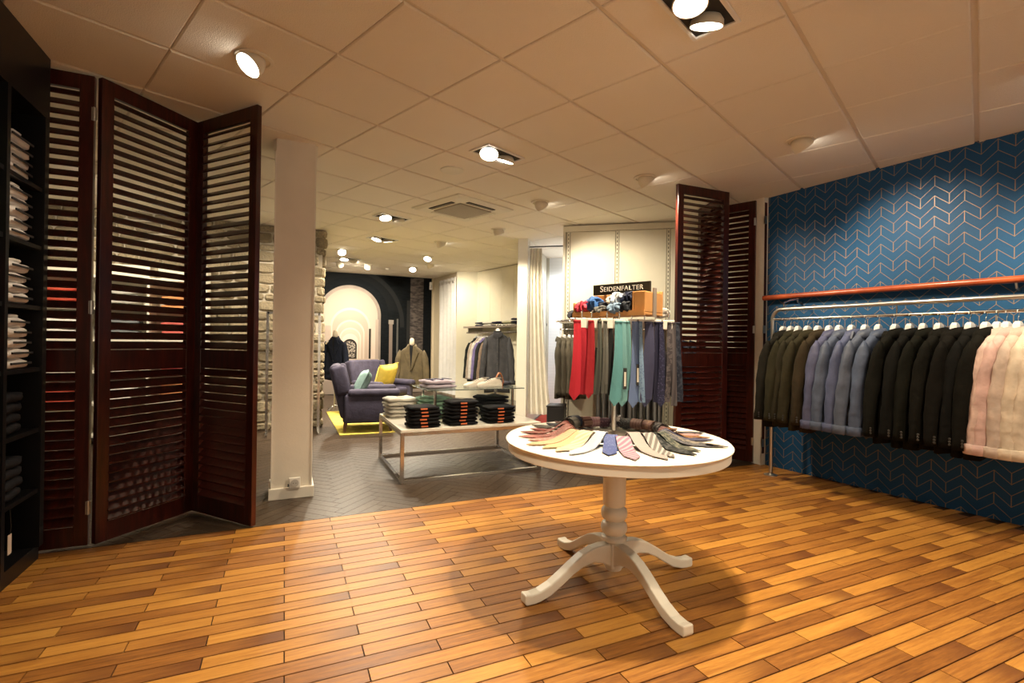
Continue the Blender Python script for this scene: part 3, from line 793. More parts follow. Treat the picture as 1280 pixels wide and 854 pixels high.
for i, s in enumerate(SS):
    if i < 5: kind, nm, cat, base, lab, grp = 'blazer', 'blazer', 'jacket', (.030, .026, .016), ordl(i, 5, 'dark olive-brown blazer on chrome rack,', 'the white jamb', 'the blue jackets'), 'olive-brown blazers on the chrome rack'
    elif i < 10: kind, nm, cat, base, lab, grp = 'overshirt', 'overshirt', 'jacket', (.072, .088, .145), ordl(i - 5, 5, 'slate blue cotton jacket on chrome rack,', 'the brown blazers', 'the black blazers'), 'slate blue jackets on the chrome rack'
    elif i < 17: kind, nm, cat, base, lab, grp = 'blazer', 'blazer', 'jacket', (.0055, .0054, .0042), ordl(i - 10, 7, 'black blazer on chrome rack,', 'the blue jackets', 'the pale shirts'), 'black blazers on the chrome rack'
    else: kind, nm, cat, base, lab, grp = 'overshirt', 'shirt', 'shirt', (.50, .38, .345), ordl(i - 17, 5, 'pale pink shirt on chrome rack,', 'the black blazers', 'the photo edge'), 'pale pink shirts on the chrome rack'
    c = tuple(x * rnd.uniform(.9, 1.12) for x in base)
    if i == 0: c = (.014, .013, .010)
    if i >= 20: c = (.58, .48, .38)
    yaw = RANG + PI + rnd.uniform(-.07, .07) - .08
    hg = hanger(rk(s, 0, 1.3795), RANG + rnd.uniform(-.1, .1) + PI / 2 * 0, f'white hanger with steel hook holding the {lab}'.replace(' on chrome rack', '')[:110], 'white hangers on the chrome rack')
    hg['label'] = ' '.join(hg['label'].split()[:16])
    garment(GM[(kind, i % 4)], nm, lab, cat, rk(s, rnd.uniform(-.012, .012), 1.350), yaw, c, grp, rough=.48 if kind == 'overshirt' and i < 10 else .85)

# ================================================================== ROUND TIE TABLE
TC = (1.555, 2.110)
tt = thing('round_table', 'white round pedestal table with four curved legs on plank floor', 'table', (TC[0], TC[1], 0))
part('table_top', B().lathe([(0, .728), (.552, .728), (.560, .733), (.562, .740), (.556, .747), (.545, .750), (0, .750)], 96), M_WHITE, tt, True)
part('apron', B().lathe([(.49, .728), (.49, .684), (.545, .684), (.550, .688), (.550, .727), (.545, .728)], 96), M_WHITE, tt, True)
part('column', B().lathe([(0, .70), (.10, .70), (.10, .684), (.058, .684), (.058, .410), (.055, .404), (.046, .402), (.044, .397), (.052, .394), (.060, .387), (.0655, .376), (.067, .362), (.0655, .348), (.060, .337), (.052, .330), (.043, .327), (.043, .323), (.052, .320), (.060, .313), (.0655, .302), (.067, .288), (.0655, .275), (.060, .264), (.052, .257), (.046, .254), (.046, .250), (.060, .248), (.065, .242), (.066, .234), (.064, .226), (.055, .222), (.046, .214), (.044, .085), (.040, .074), (.028, .070), (0, .070)], 40), M_WHITE, tt, True)
part('column_hub', B().box((0, 0, .150), (.078, .078, .13)), M_WHITE, tt, bev=.008)
top = [(.028, .212), (.08, .216), (.14, .208), (.20, .187), (.26, .152), (.32, .112), (.38, .075), (.44, .052), (.485, .046), (.518, .050)]
bot = [(.520, .010), (.512, .0), (.470, .0), (.44, .004), (.38, .022), (.32, .058), (.26, .098), (.20, .126), (.14, .138), (.08, .124), (.028, .095)]
lm = B().loft([[(x, y, z) for x, z in top + bot] for y in (-.028, .028)]).mesh('leg')
for k in range(4): part('leg', lm, M_WHITE, tt, rot=(0, 0, k * PI / 2 + .015), bev=.007)

# ---- neckties
def tie_mat(c, kind='plain', c2=(.8, .8, .8)):
    c = tuple(x * .62 for x in c); c2 = tuple(x * .62 for x in c2)
    k = ('tie', c, kind, c2)
    if k in _mc: return _mc[k]
    m = Mat('necktie_silk', .6, spec=.2); x, y, z = m.obj()
    if kind == 'stripe': f = ((x + y) * 32.0).frac().lt(.45)
    elif kind == 'fine': f = (x * 95.0).frac().lt(.4)
    elif kind == 'dot': f = m.voro(None, 95).lt(.32)
    elif kind == 'floral': f = m.noise(None, 55, 3).gt(.52)
    elif kind == 'check': f = (x * 60.0).frac().lt(.5) * .5 + (y * 60.0).frac().lt(.5) * .5
    else: f = None
    m.col(m.mix(f * .85, c, c2) if f is not None else c)
    m.bump(m.noise(None, 260, 1), .2, .002)
    _mc[k] = m.m; return m.m
TIES = [  # angle, colour, pattern, second colour, wording
 (148, (.20, .03, .03), 'stripe', (.35, .2, .15), 'dark red striped'), (161, (.48, .16, .15), 'fine', (.6, .3, .25), 'salmon red'), (173, (.56, .24, .20), 'dot', (.7, .45, .4), 'dusty pink'),
 (184, (.60, .36, .22), 'fine', (.7, .5, .3), 'apricot'), (195, (.62, .47, .26), 'plain', (.7, .5, .3), 'pale gold'), (206, (.60, .48, .32), 'stripe', (.7, .62, .5), 'cream striped'),
 (217, (.50, .53, .62), 'fine', (.65, .68, .74), 'pale blue'), (229, (.10, .13, .34), 'dot', (.2, .25, .45), 'royal blue'), (241, (.36, .20, .30), 'stripe', (.62, .48, .52), 'lilac and plum striped'),
 (253, (.42, .36, .35), 'fine', (.5, .44, .42), 'silver grey'), (266, (.20, .18, .17), 'stripe', (.55, .52, .5), 'grey and white striped'), (279, (.018, .022, .024), 'floral', (.12, .12, .12), 'black paisley'),
 (291, (.07, .08, .07), 'floral', (.24, .23, .18), 'dark green patterned'), (302, (.11, .11, .13), 'dot', (.3, .3, .32), 'charcoal dotted'), (313, (.30, .26, .22), 'floral', (.1, .1, .1), 'beige paisley'),
 (323, (.075, .075, .13), 'dot', (.16, .15, .25), 'navy'), (333, (.24, .11, .05), 'dot', (.45, .28, .15), 'rust brown dotted'), (343, (.50, .24, .24), 'fine', (.6, .4, .38), 'rose pink'),
 (354, (.05, .045, .05), 'stripe', (.2, .18, .18), 'black striped'), (8, (.14, .07, .06), 'floral', (.25, .15, .1), 'brown paisley'), (24, (.17, .09, .08), 'check', (.3, .2, .18), 'chestnut checked'),
 (40, (.05, .05, .055), 'dot', (.15, .15, .15), 'anthracite'), (54, (.04, .035, .045), 'floral', (.6, .56, .55), 'black and white floral'), (68, (.10, .05, .08), 'dot', (.3, .2, .25), 'dark purple'),
 (81, (.42, .22, .26), 'check', (.55, .38, .4), 'dusty rose checked'), (94, (.10, .03, .03), 'fine', (.4, .25, .2), 'maroon striped'), (108, (.03, .035, .06), 'plain', (.1, .1, .1), 'midnight blue'),
 (121, (.05, .05, .045), 'check', (.14, .12, .1), 'dark checked'), (135, (.24, .04, .03), 'stripe', (.1, .04, .04), 'brick red')]
def table_tie(ang, c, kind, c2, word):
    a = math.radians(ang); back = 15 < ang < 140
    t = thing('necktie', f'{word} silk necktie rolled up on the round white table', 'necktie', (TC[0], TC[1], .7505), a, 'neckties fanned out on the round table')
    w0 = rnd.uniform(.029, .036); r1 = rnd.uniform(.43, .505); rr = rnd.uniform(.022, .032) * (1.25 if back else 1); rc = .255 + rnd.uniform(-.02, .02)
    bend = rnd.uniform(-.28, .28)
    path = []
    for k in range(7):
        u = k / 6; path.append((r1 + (rc + .04 - r1) * u, .004 + .010 * math.sin(u * 3 + ang) ** 2, .004))
    for k in range(15):
        q = -PI * .35 + 2 * PI * 1.15 * k / 14; R = rr * (1 - .25 * k / 14)
        path.append((rc + R * math.cos(PI / 2 - q) * 1.15, rr + .004 + R * math.sin(PI / 2 - q) * -1 * -1 - (0), .004))
    pts = []
    for k in range(8):
        u = k / 7; pts.append((r1 + (rc + rr * 1.2 - r1) * u, .005 + rr * 2.0 * max(0, u - .45) ** 2 * 2.4))
    for k in range(1, 16):
        q = math.radians(20 + 390 * k / 15); R = rr * (1 - .35 * k / 15)
        pts.append((rc + R * 1.2 * math.cos(q), rr + .004 + R * math.sin(q)))
    b = B(); th = .0035; top_, bot_ = [], []
    for k, (x, z) in enumerate(pts):
        p = pts[max(k - 1, 0)]; n_ = pts[min(k + 1, len(pts) - 1)]; tx, tz = n_[0] - p[0], n_[1] - p[1]; l = math.hypot(tx, tz) or 1
        nx, nz = tz / l, -tx / l
        w = w0 * (1 - .12 * k / len(pts)); yo = bend * max(0, x - rc) ** 1.3
        if k == 0: ring = [(x + w0, yo * 1.1, max(.002, z))] * 4
        else: ring = None
        if k == 0: b_r = [(x + w * .9, yo - .002, z), (x + w * .9, yo + .002, z), (x + w * .9, yo + .002, z + th), (x + w * .9, yo - .002, z + th)]
        else: b_r = [(x, yo - w, z), (x, yo + w, z), (x - nx * th, yo + w, z - nz * th if nz < 0 else z + abs(nz) * th), (x - nx * th, yo - w, z - nz * th if nz < 0 else z + abs(nz) * th)]
        top_.append(b_r)
    b.loft(top_)
    m = tie_mat(c, kind, c2)
    part('blade', b, m, t, True)
    lb = B().b2((rc - rr * .9, -w0 * .9, .004), (rc + rr * .9, w0 * .9, rr * 1.7)); lb = B().tube([(rc, -w0 * .82, rr + .004), (rc, w0 * .82, rr + .004)], rr * .78, 12)
    part('rolled_core', lb, m, t, True)
    part('tail', B().loft([[(rc + rr * .5, .010 - .012, .003), (rc + rr * .5, .010 + .012, .003), (rc + rr * .5, .022, .006), (rc + rr * .5, -.002, .006)], [(r1 - .09, .020 - .014 + bend * .1, .002), (r1 - .09, .034 + bend * .1, .002), (r1 - .09, .034 + bend * .1, .005), (r1 - .09, .006 + bend * .1, .005)]]), m, t)
for x in TIES: table_tie(*x)

# ---- tie stand
TS = (1.600, 2.185)
YS = math.radians(-14); YT = math.radians(-68)
ts = thing('tie_stand', 'chrome tie stand with wooden tray rising from round table', 'display stand', (TS[0], TS[1], .7505), YS)
part('base_disc', B().lathe([(0, 0), (.085, 0), (.085, .006), (.03, .012), (.018, .02), (0, .02)], 32), M_STEEL, ts, True)
part('pole', B().tube([(0, 0, .01), (0, 0, .66)], .013, 16), M_STEEL, ts, True)
M_OAK = Mat('beech_wood', .4); _n = M_OAK.noise(None, 5, 4); M_OAK.col(M_OAK.ramp(_n, [(.3, (.42, .19, .06)), (.7, (.62, .33, .12))])); M_OAK = M_OAK.m
TZ0 = .600       # hanging bars above table
for y in (-.13, .13): part('side_bar', B().tube([(-.29, y, TZ0), (.27, y, TZ0)], .006, 10), M_CHROME, ts, True)
for x in (-.27, -.135, 0, .135, .25): part('cross_bar', B().tube([(x, -.16, TZ0), (x, .16, TZ0)], .005, 8), M_CHROME, ts, True)
M_CLIP = plain('clear_clip', (.70, .66, .60), .25)
for x in (-.24, -.19, -.11, -.045, .02, .09, .15, .22):
    h = part('tie_clip', B().b2((x - .032, -.166, TZ0 - .045), (x + .032, -.160, TZ0 + .004)), M_CLIP, ts, bev=.004)
    part('clip_hook', B().tube([(x, -.163, TZ0), (x, -.165, TZ0 + .03), (x + .008, -.150, TZ0 + .042), (x + .01, -.13, TZ0 + .03)], .003, 6), M_CHROME, h, True)
TR = (0, 0, YT - YS)
tray = part('tray', B().b2((-.20, -.09, .625), (.222, .10, .638)).b2((-.20, .088, .638), (.222, .10, .752)).b2((-.212, -.09, .625), (-.20, .10, .70)).b2((.150, -.09, .638), (.160, .088, .742)), M_OAK, ts, rot=TR, bev=.003)
part('tray_edge', B().b2((-.21, -.098, .622), (.222, -.09, .648)), M_OAK, tray)
part('end_box', B().b2((.160, -.09, .638), (.222, .088, .742)), M_OAK, tray, bev=.004)
part('price_strip', B().b2((.223, -.015, .615), (.230, .015, .762)), plain('strip_taupe', (.26, .22, .19), .5), ts, rot=TR)
# sign with lettering
sg = thing('shop_sign', 'black sign with silver capitals reading Seidenfalter above the ties', 'sign', (TS[0], TS[1], .7505), YT)
part('board', B().b2((-.17, .040, .748), (.180, .052, .806)), plain('sign_black', (.020, .016, .010), .4), sg, bev=.002)
def text(s, size, x, y, z, mat, parent, name='lettering', ext=.001):
    cu = bpy.data.curves.new('lettering', 'FONT'); cu.body = s; cu.size = size; cu.extrude = ext; cu.align_x = 'CENTER'; cu.align_y = 'CENTER'; cu.space_character = 1.12
    tmp = bpy.data.objects.new('tmp', cu); COL.objects.link(tmp)
    dg = bpy.context.evaluated_depsgraph_get(); me = bpy.data.meshes.new_from_object(tmp.evaluated_get(dg)); me.name = name
    bpy.data.objects.remove(tmp); me.materials.clear()
    return part(name, me, mat, parent, loc=(x, y, z), rot=(PI / 2, 0, 0))
M_SIL = plain('letter_silver', (.72, .69, .62), .4)
a_ = text('S', .047, 0, .0388, .779, M_SIL, sg); b_ = text('EIDENFALTER', .036, .020, .0388, .7768, M_SIL, sg)
a_.location.x = .020 + min(v.co.x for v in b_.data.vertices) - .006 - max(v.co.x for v in a_.data.vertices)
for x in (-.1, .14): part('sign_support', B().b2((x - .008, .052, .64), (x + .008, .060, .80)), M_OAK, sg)
# hanging ties: (x, y, colour, pattern, second colour, length, half width, wording, looped)
HT = [(-.265, -.163, (.58, .025, .045), 'plain', (0, 0, 0), .375, .030, 'bright red', 0), (-.225, -.168, (.50, .02, .04), 'plain', (0, 0, 0), .36, .028, 'crimson', 1), (-.195, -.165, (.42, .02, .03), 'plain', (0, 0, 0), .37, .024, 'deep red', 0),
 (-.150, -.164, (.10, .11, .09), 'stripe', (.05, .05, .05), .36, .018, 'grey-green', 1), (-.120, -.168, (.09, .09, .08), 'check', (.2, .2, .18), .355, .018, 'grey checked', 1), (-.088, -.164, (.020, .022, .022), 'plain', (0, 0, 0), .365, .016, 'black', 1),
 (-.052, -.172, (.15, .40, .43), 'plain', (0, 0, 0), .405, .032, 'turquoise', 0), (-.015, -.167, (.22, .48, .50), 'plain', (0, 0, 0), .41, .026, 'pale turquoise', 0), (.000, -.178, (.19, .44, .46), 'plain', (0, 0, 0), .34, .016, 'aqua looped', 1),
 (.038, -.166, (.19, .27, .50), 'plain', (0, 0, 0), .415, .030, 'sky blue', 0), (.060, -.174, (.26, .40, .60), 'dot', (.14, .22, .4), .40, .016, 'light blue dotted', 1),
 (.108, -.172, (.070, .072, .145), 'plain', (0, 0, 0), .41, .036, 'broad indigo', 0), (.150, -.166, (.022, .022, .055), 'plain', (0, 0, 0), .40, .020, 'navy', 1), (.172, -.172, (.030, .030, .075), 'dot', (.1, .1, .2), .415, .020, 'navy dotted', 0), (.190, -.166, (.025, .025, .05), 'plain', (0, 0, 0), .37, .014, 'dark navy narrow', 1),
 (.222, -.168, (.075, .065, .075), 'floral', (.16, .14, .15), .40, .018, 'mauve grey', 1), (.246, -.172, (.085, .075, .085), 'stripe', (.15, .13, .14), .42, .018, 'grey herringbone', 1), (.274, -.166, (.02, .025, .045), 'floral', (.06, .07, .1), .40, .020, 'midnight patterned', 1),
 (-.10, .165, (.12, .03, .03), 'plain', (0, 0, 0), .36, .025, 'wine red rear', 0), (.05, .165, (.05, .06, .1), 'plain', (0, 0, 0), .38, .025, 'blue grey rear', 0), (.20, .165, (.06, .05, .06), 'plain', (0, 0, 0), .38, .025, 'plum rear', 0)]
for x, y, c, kind, c2, L, w, word, loop in HT:
    t = thing('necktie', f'{word} necktie hanging folded from the tie stand', 'necktie', (TS[0], TS[1], .7505), YS, 'neckties hanging from the stand')
    m = tie_mat(c, kind, c2); z0 = TZ0 - .012; b = B(); rings = []
    sway = rnd.uniform(-.02, .02); th = .0035; w *= .98; y += rnd.choice((-.007, 0, .007))
    n = 10
    for k in range(n + 1):
        u = k / n; ww = w * (.62 + .38 * u); zz = z0 - L * u; xo = x + sway * u * u; yo = y - .010 * math.sin(u * 3)
        if k == n and not loop: ww = .002; zz -= w * .4
        if k == n - 1 and not loop: zz = z0 - L + w * .75
        fold = .004 * math.sin(u * 4 + x * 60)
        rings.append([(xo - ww, yo + fold, zz), (xo, yo - th * .6, zz), (xo + ww, yo - fold, zz), (xo, yo + th, zz)])
    b.loft(rings); part('front_blade', b, m, t)
    b = B(); L2 = L * rnd.uniform(.88, .96)
    if loop:
        pts = [(x + .004, y + .010, z0 - .0), (x + .010, y + .008, z0 - L2 * .5), (x + .014 + sway, y + .006, z0 - L2 * .97), (x + sway + .004, y + .008, z0 - L2 * 1.03), (x - .006 + sway, y + .012, z0 - L2 * .96), (x - .006, y + .014, z0 - L2 * .4)]
        rings = []
        for px, py, pz in pts: rings.append([(px - w * .55, py - .003, pz), (px + w * .55, py - .003, pz), (px + w * .55, py + .003, pz), (px - w * .55, py + .003, pz)])
        b.loft(rings)
    else:
        rings = []
        for k in range(7):
            u = k / 6; ww = w * (.5 + .1 * u) if k < 6 else .002; rings.append([(x + .012 * u - ww, y + .010, z0 - L2 * u), (x + .012 * u + ww, y + .010, z0 - L2 * u), (x + .012 * u + ww, y + .015, z0 - L2 * u), (x + .012 * u - ww, y + .015, z0 - L2 * u)])
        b.loft(rings)
    part('rear_blade', b, m, t)
    # loop over the clip
    part('fold', B().b2((x - w * .6, y - .004, z0 - .004), (x + w * .6, y + .016, z0 + .006)), m, t, bev=.003)
for x, z, word in ((.048, .33, 'sky blue'), (-.02, .31, 'turquoise')):
    q = thing('paper_label', f'black and white paper label clipped to the {word} tie', 'label', (TS[0], TS[1], .7505), YS)
    part('card', B().b2((x - .009, -.186, z - .055), (x + .009, -.184, z + .05)), plain('card_black', (.02, .02, .02), .5), q)
    part('print', B().b2((x - .005, -.1865, z - .04), (x + .005, -.1858, z + .03)), plain('card_white', (.6, .58, .5), .6), q)
# scarves in the tray: crumpled rolls
def bundle(loc, r, c, word, seed, sq=(1, 1, .85), kind=None, c2=None):
    t = thing('pocket_square', f'{word} rolled silk cloth in the tray of tie stand', 'scarf', loc, YS, 'rolled cloths in the tie stand tray')
    me = bpy.data.meshes.new('roll'); b = B(); rr_ = random.Random(seed); rings = []
    for k in range(11):
        u = -PI / 2 + PI * k / 10; ring = []
        for j in range(20):
            a = 2 * PI * j / 20; d = Vector((math.cos(u) * math.cos(a), math.cos(u) * math.sin(a), math.sin(u)))
            q = 1 + .24 * math.sin(a * 4 + u * 3 + seed) * math.cos(u) + .12 * mnoise.noise(d * 3 + Vector((seed * 3.1, 0, 0))) * 2
            ring.append((d.x * r * sq[0] * q, d.y * r * sq[1] * q, d.z * r * sq[2] * q))
        rings.append(ring)
    b.loft(rings); part('roll', b, tie_mat(c, kind or 'plain', c2 or (.8, .8, .8)), t, True)
    part('inner_fold', B().tube([(r * sq[0] * .9 * math.cos(q) * (1 - q / 12), -r * .75, r * .8 * math.sin(q) * (1 - q / 12)) for q in [i * .5 for i in range(14)]], r * .14, 6), tie_mat(tuple(min(1, x * 1.25) for x in c), kind or 'plain', c2 or (.8, .8, .8)), t, True)
def tsl(x, y, z, a=None): p = Vector((TS[0], TS[1], .7505)) + rotz(YT if a is None else a) @ Vector((x, y, z)); return tuple(p)
bundle(tsl(-.245, -.02, .635), .036, (.035, .04, .055), 'dark grey', 1, (1.2, 1, .8))
bundle(tsl(-.165, -.055, .672), .044, (.60, .05, .09), 'raspberry red', 2)
bundle(tsl(-.105, -.045, .690), .044, (.05, .15, .42), 'cobalt blue', 3, (1, 1, 1))
bundle(tsl(-.055, -.030, .672), .036, (.02, .022, .035), 'black', 4)
bundle(tsl(-.045, -.075, .655), .028, (.22, .22, .21), 'grey checked', 5, (1.4, 1, .7), 'check', (.05, .05, .05))
bundle(tsl(-.010, -.010, .700), .038, (.62, .56, .48), 'ivory', 6)
bundle(tsl(.045, -.040, .702), .044, (.45, .52, .62), 'pale blue', 7, (1.1, 1, 1), 'floral', (.62, .62, .64))
bundle(tsl(.055, -.080, .660), .034, (.20, .30, .44), 'denim blue', 8, (1.2, 1, .9))
bundle(tsl(.105, -.040, .712), .042, (.015, .02, .05), 'navy glossy', 9)
bundle(tsl(.110, -.075, .664), .036, (.02, .025, .035), 'blue-black', 10, (1.0, 1, .9))
bundle(tsl(.225, .02, .690, YS), .036, (.02, .022, .04), 'dark navy right end', 11)
bundle(tsl(.235, -.06, .645, YS), .030, (.66, .62, .58), 'white', 12, (1.3, 1, .9))
# ================================================================== REAR SHOP
# ---- chrome display table with white top
X0, X1, Y0, Y1, HT_ = .915, 2.275, 4.265, 5.345, .462
dt = thing('display_table', 'low chrome framed display table with white top on parquet', 'table', (X0, Y0, 0))
def dl(x, y, z): return (x - X0, y - Y0, z)
sq = .032
for x in (X0 + sq / 2, X1 - sq / 2):
    for y in (Y0 + sq / 2, Y1 - sq / 2): part('leg', B().box(dl(x, y, (HT_ - .02) / 2 + .0), (sq, sq, HT_ - .02)), M_CHROME, dt, bev=.002)
for y in (Y0 + sq / 2, Y1 - sq / 2):
    for z in (sq / 2, HT_ - .02 - sq / 2): part('frame_bar', B().b2(dl(X0 + sq, y - sq / 2, z - sq / 2), dl(X1 - sq, y + sq / 2, z + sq / 2)), M_CHROME, dt, bev=.002)
for x in (X0 + sq / 2, X1 - sq / 2):
    for z in (sq / 2, HT_ - .02 - sq / 2): part('frame_bar', B().b2(dl(x - sq / 2, Y0 + sq, z - sq / 2), dl(x + sq / 2, Y1 - sq, z + sq / 2)), M_CHROME, dt, bev=.002)
part('table_top', B().b2(dl(X0 + .004, Y0 + .004, HT_ - .02), dl(X1 - .004, Y1 - .004, HT_)), plain('white_glass', (.78, .75, .68), .15), dt, bev=.002)
M_GLASS = Mat('clear_glass', .03); M_GLASS.col((.80, .90, .86)); M_GLASS.set('Transmission Weight', .92); M_GLASS.set('IOR', 1.3); M_GLASS = M_GLASS.m
gr_ = thing('glass_riser', 'clear glass shelf on chrome posts above the display table', 'shelf', (1.25, 4.62, HT_))
GX0, GX1, GY0, GY1, GZ = 1.23, 2.25, 4.60, 5.22, .29
for x in (GX0 + .1, GX1 - .1):
    for y in (GY0 + .08, GY1 - .08):
        p = part('post', B().tube([(x - 1.25, y - 4.62, 0), (x - 1.25, y - 4.62, GZ)], .014, 12), M_CHROME, gr_, True)
        part('suction_pad', B().lathe([(0, GZ), (.018, GZ), (.018, GZ + .004), (0, GZ + .004)], 14, c=(x - 1.25, y - 4.62, 0)), M_CHROME, p, True)
part('glass_plate', B().b2((GX0 - 1.25, GY0 - 4.62, GZ + .004), (GX1 - 1.25, GY1 - 4.62, GZ + .014)), M_GLASS, gr_, bev=.002)
GT = HT_ + GZ + .0145
# black trousers in three stacks with orange tags
fm = [folded(.27, .25, .036, seed=40 + k).mesh('folded_trousers') for k in range(4)]
for me in fm: me.shade_smooth()
M_ORT = plain('orange_tag', (.62, .16, .06), .5)
def tagger(t, k): part('waist_tag', B().b2((-.045, -.131, .012), (.015, -.124, .024)), M_ORT, t)
shirt_stack(1.140, 4.420, HT_, 6, 'left black stack on chrome table', ((.0075, .0075, .009), 'black'), .02, .0305, fm, 'trousers', grp='black trousers with orange tags', collar=tagger)
shirt_stack(1.505, 4.440, HT_, 7, 'middle black stack on chrome table', ((.0075, .0075, .009), 'black'), .05, .0315, fm, 'trousers', grp='black trousers with orange tags', collar=tagger)
shirt_stack(1.880, 4.440, HT_, 5, 'right black stack on chrome table', ((.0075, .0075, .009), 'black'), .03, .031, fm, 'trousers', grp='black trousers with orange tags', collar=tagger)
f2 = [folded(.30, .28, .040, seed=60 + k).mesh('folded_pullover') for k in range(4)]
for me in f2: me.shade_smooth()
M_LBL = plain('woven_label', (.13, .12, .11), .6)
def lbl(t, k):
    if k >= 2: part('woven_label', B().b2((-.035, -.03, .0405), (.035, -.01, .0415)), M_LBL, t)
shirt_stack(1.09, 5.12, HT_, 5, 'pale pile on chrome table', ((.52, .50, .45), 'pale grey'), .1, .038, f2, 'pullover', grp='pale grey pullovers', collar=lbl)
shirt_stack(1.385, 4.93, HT_, 5, 'mint pile under the glass shelf', ((.25, .42, .32), 'mint green'), .15, .042, f2, 'pullover', grp='mint green pullovers', collar=lbl)
shirt_stack(2.02, 4.95, HT_, 5, 'dark pile under the glass shelf', ((.020, .021, .026), 'charcoal'), .1, .040, f2, 'pullover', grp='charcoal pullovers')
shirt_stack(1.80, 5.05, HT_, 2, 'beige pile under the glass shelf', ((.42, .36, .29), 'beige'), .1, .036, f2, 'pullover', grp='beige pullovers')
# lilac shirts on the glass
shirt_stack(1.40, 4.86, GT, 2, 'lilac pile on the glass shelf', ((.50, .44, .54), 'lilac'), .05, .040, f2, 'shirt', grp='lilac shirts on glass shelf')
cb = thing('patterned_tie', 'dark zigzag tie laid over the lilac shirts', 'necktie', (1.40, 4.86, GT + .085))
for k in range(5): part('tie_fold', B().b2((-.11 + k * .05, -.09, -.002), (-.085 + k * .05, .05, .004), Matrix.Rotation(.35 * (-1) ** k, 4, 'Z')), fabric((.06, .06, .12), .6), cb)
# sneakers
def sneaker(loc, rz, label):
    t = thing('sneaker', label, 'shoe', loc, rz, 'white sneakers on the glass shelf')
    sole = []; up_ = []
    prof = [(-.14, .030, .062), (-.12, .036, .085), (-.08, .036, .092), (-.04, .035, .088), (.0, .038, .078), (.05, .046, .062), (.10, .048, .050), (.135, .040, .042), (.155, .020, .030)]
    b = B(); rings = []; rs = []
    for x, w, h in prof:
        rings.append([(x, w * math.cos(a), .024 + max(0, (h - .024)) * max(0, math.sin(a)) ** .6) for a in [PI * k / 12 for k in range(13)]])
        rs.append([(x * 1.02, -w * 1.08, 0), (x * 1.02, w * 1.08, 0), (x * 1.02, w * 1.08, .026), (x * 1.02, -w * 1.08, .026)])
    b.loft(rings); part('upper', b, fabric((.72, .68, .60), .6, .08), t, True)
    part('sole', B().loft(rs), plain('sole_white', (.74, .71, .64), .6), t, bev=.004)
    part('collar_opening', B().tube([(-.115 + .045 * math.cos(a), .026 * math.sin(a), .088) for a in [2 * PI * k / 12 for k in range(13)]], .006, 6), plain('lining_grey', (.25, .23, .2), .8), t, True)
    for k in range(4): part('lace', B().tube([(-.005 + k * .02, -.024, .074 - k * .006), (-.003 + k * .02, 0, .084 - k * .006), (-.005 + k * .02, .024, .074 - k * .006)], .003, 6), plain('lace_dark', (.09, .09, .10), .8), t, True)
sneaker((1.80, 4.80, GT), 3.5, 'white sneaker lying left on the glass shelf')
sneaker((1.93, 4.78, GT), 3.35, 'white sneaker with dark laces next to tan belt')
bl = thing('leather_belt', 'coiled tan leather belt standing behind the white sneakers', 'belt', (2.05, 4.84, GT))
part('strap', B().loft([[(.06 * math.cos(a) * k, .045 * math.sin(a) * k, .0) , (.06 * math.cos(a) * (k + .06), .045 * math.sin(a) * (k + .06), .0), (.06 * math.cos(a) * (k + .06), .045 * math.sin(a) * (k + .06), .035), (.06 * math.cos(a) * k, .045 * math.sin(a) * k, .035)] for a, k in [(i * .35, 1 - i * .012) for i in range(40)]]), plain('tan_leather', (.42, .15, .05), .5), bl)
part('standing_end', B().loft([[(-.03 + .10 * u, -.01, .03 + .10 * math.sin(u * PI)), (-.03 + .10 * u, .02, .03 + .10 * math.sin(u * PI)), (-.03 + .10 * u, .02, .045 + .10 * math.sin(u * PI)), (-.03 + .10 * u, -.01, .045 + .10 * math.sin(u * PI))] for u in [i / 10 for i in range(11)]]), plain('tan_leather', (.42, .15, .05), .5), bl)
part('buckle', B().tube([(-.05, -.045, .005), (-.05, -.045, .03), (-.02, -.05, .03), (-.02, -.05, .005), (-.05, -.045, .005)], .003, 6), M_CHROME, bl)
# dark folded trousers lying behind on the glass
shirt_stack(2.14, 5.02, GT, 1, 'dark pile on right of glass shelf', ((.04, .04, .055), 'slate'), .1, .04, f2, 'trousers', sc=(.6, .9, 1), grp='slate trousers')

# ---- rug and armchairs
rug = part('rug', B().b2((.66, 6.72, 0), (2.35, 9.0, .012)), fabric((.62, .50, .10), .95, .3, 20), None, bev=.004)
tag(rug, 'yellow rug under the purple armchairs on dark parquet', 'rug')
M_PUR = fabric((.043, .038, .064), .8, .2)
def rbox(b, lo, hi, r=.03, n=3, M=None):
    """box with rounded vertical and horizontal edges"""
    cx, cy, cz = [(a + c) / 2 for a, c in zip(lo, hi)]; hx, hy, hz = [(c - a) / 2 for a, c in zip(lo, hi)]
    rings = []
    for i in range(2 * n + 2):
        ph = -PI / 2 + PI / 2 * (i if i <= n else i - 1) / n
        zc = (-hz + r if i <= n else hz - r) + r * math.sin(ph); rr = r * math.cos(ph); ring = []
        for qx, qy, a0 in ((1, 1, 0), (-1, 1, PI / 2), (-1, -1, PI), (1, -1, 1.5 * PI)):
            for k in range(n + 1):
                a = a0 + PI / 2 * k / n
                ring.append((cx + qx * (hx - r) + rr * math.cos(a), cy + qy * (hy - r) + rr * math.sin(a), cz + zc))
        rings.append(ring)
    return b.loft(rings, True, M)
M_LEGW = plain('walnut_leg', (.10, .04, .02), .4)
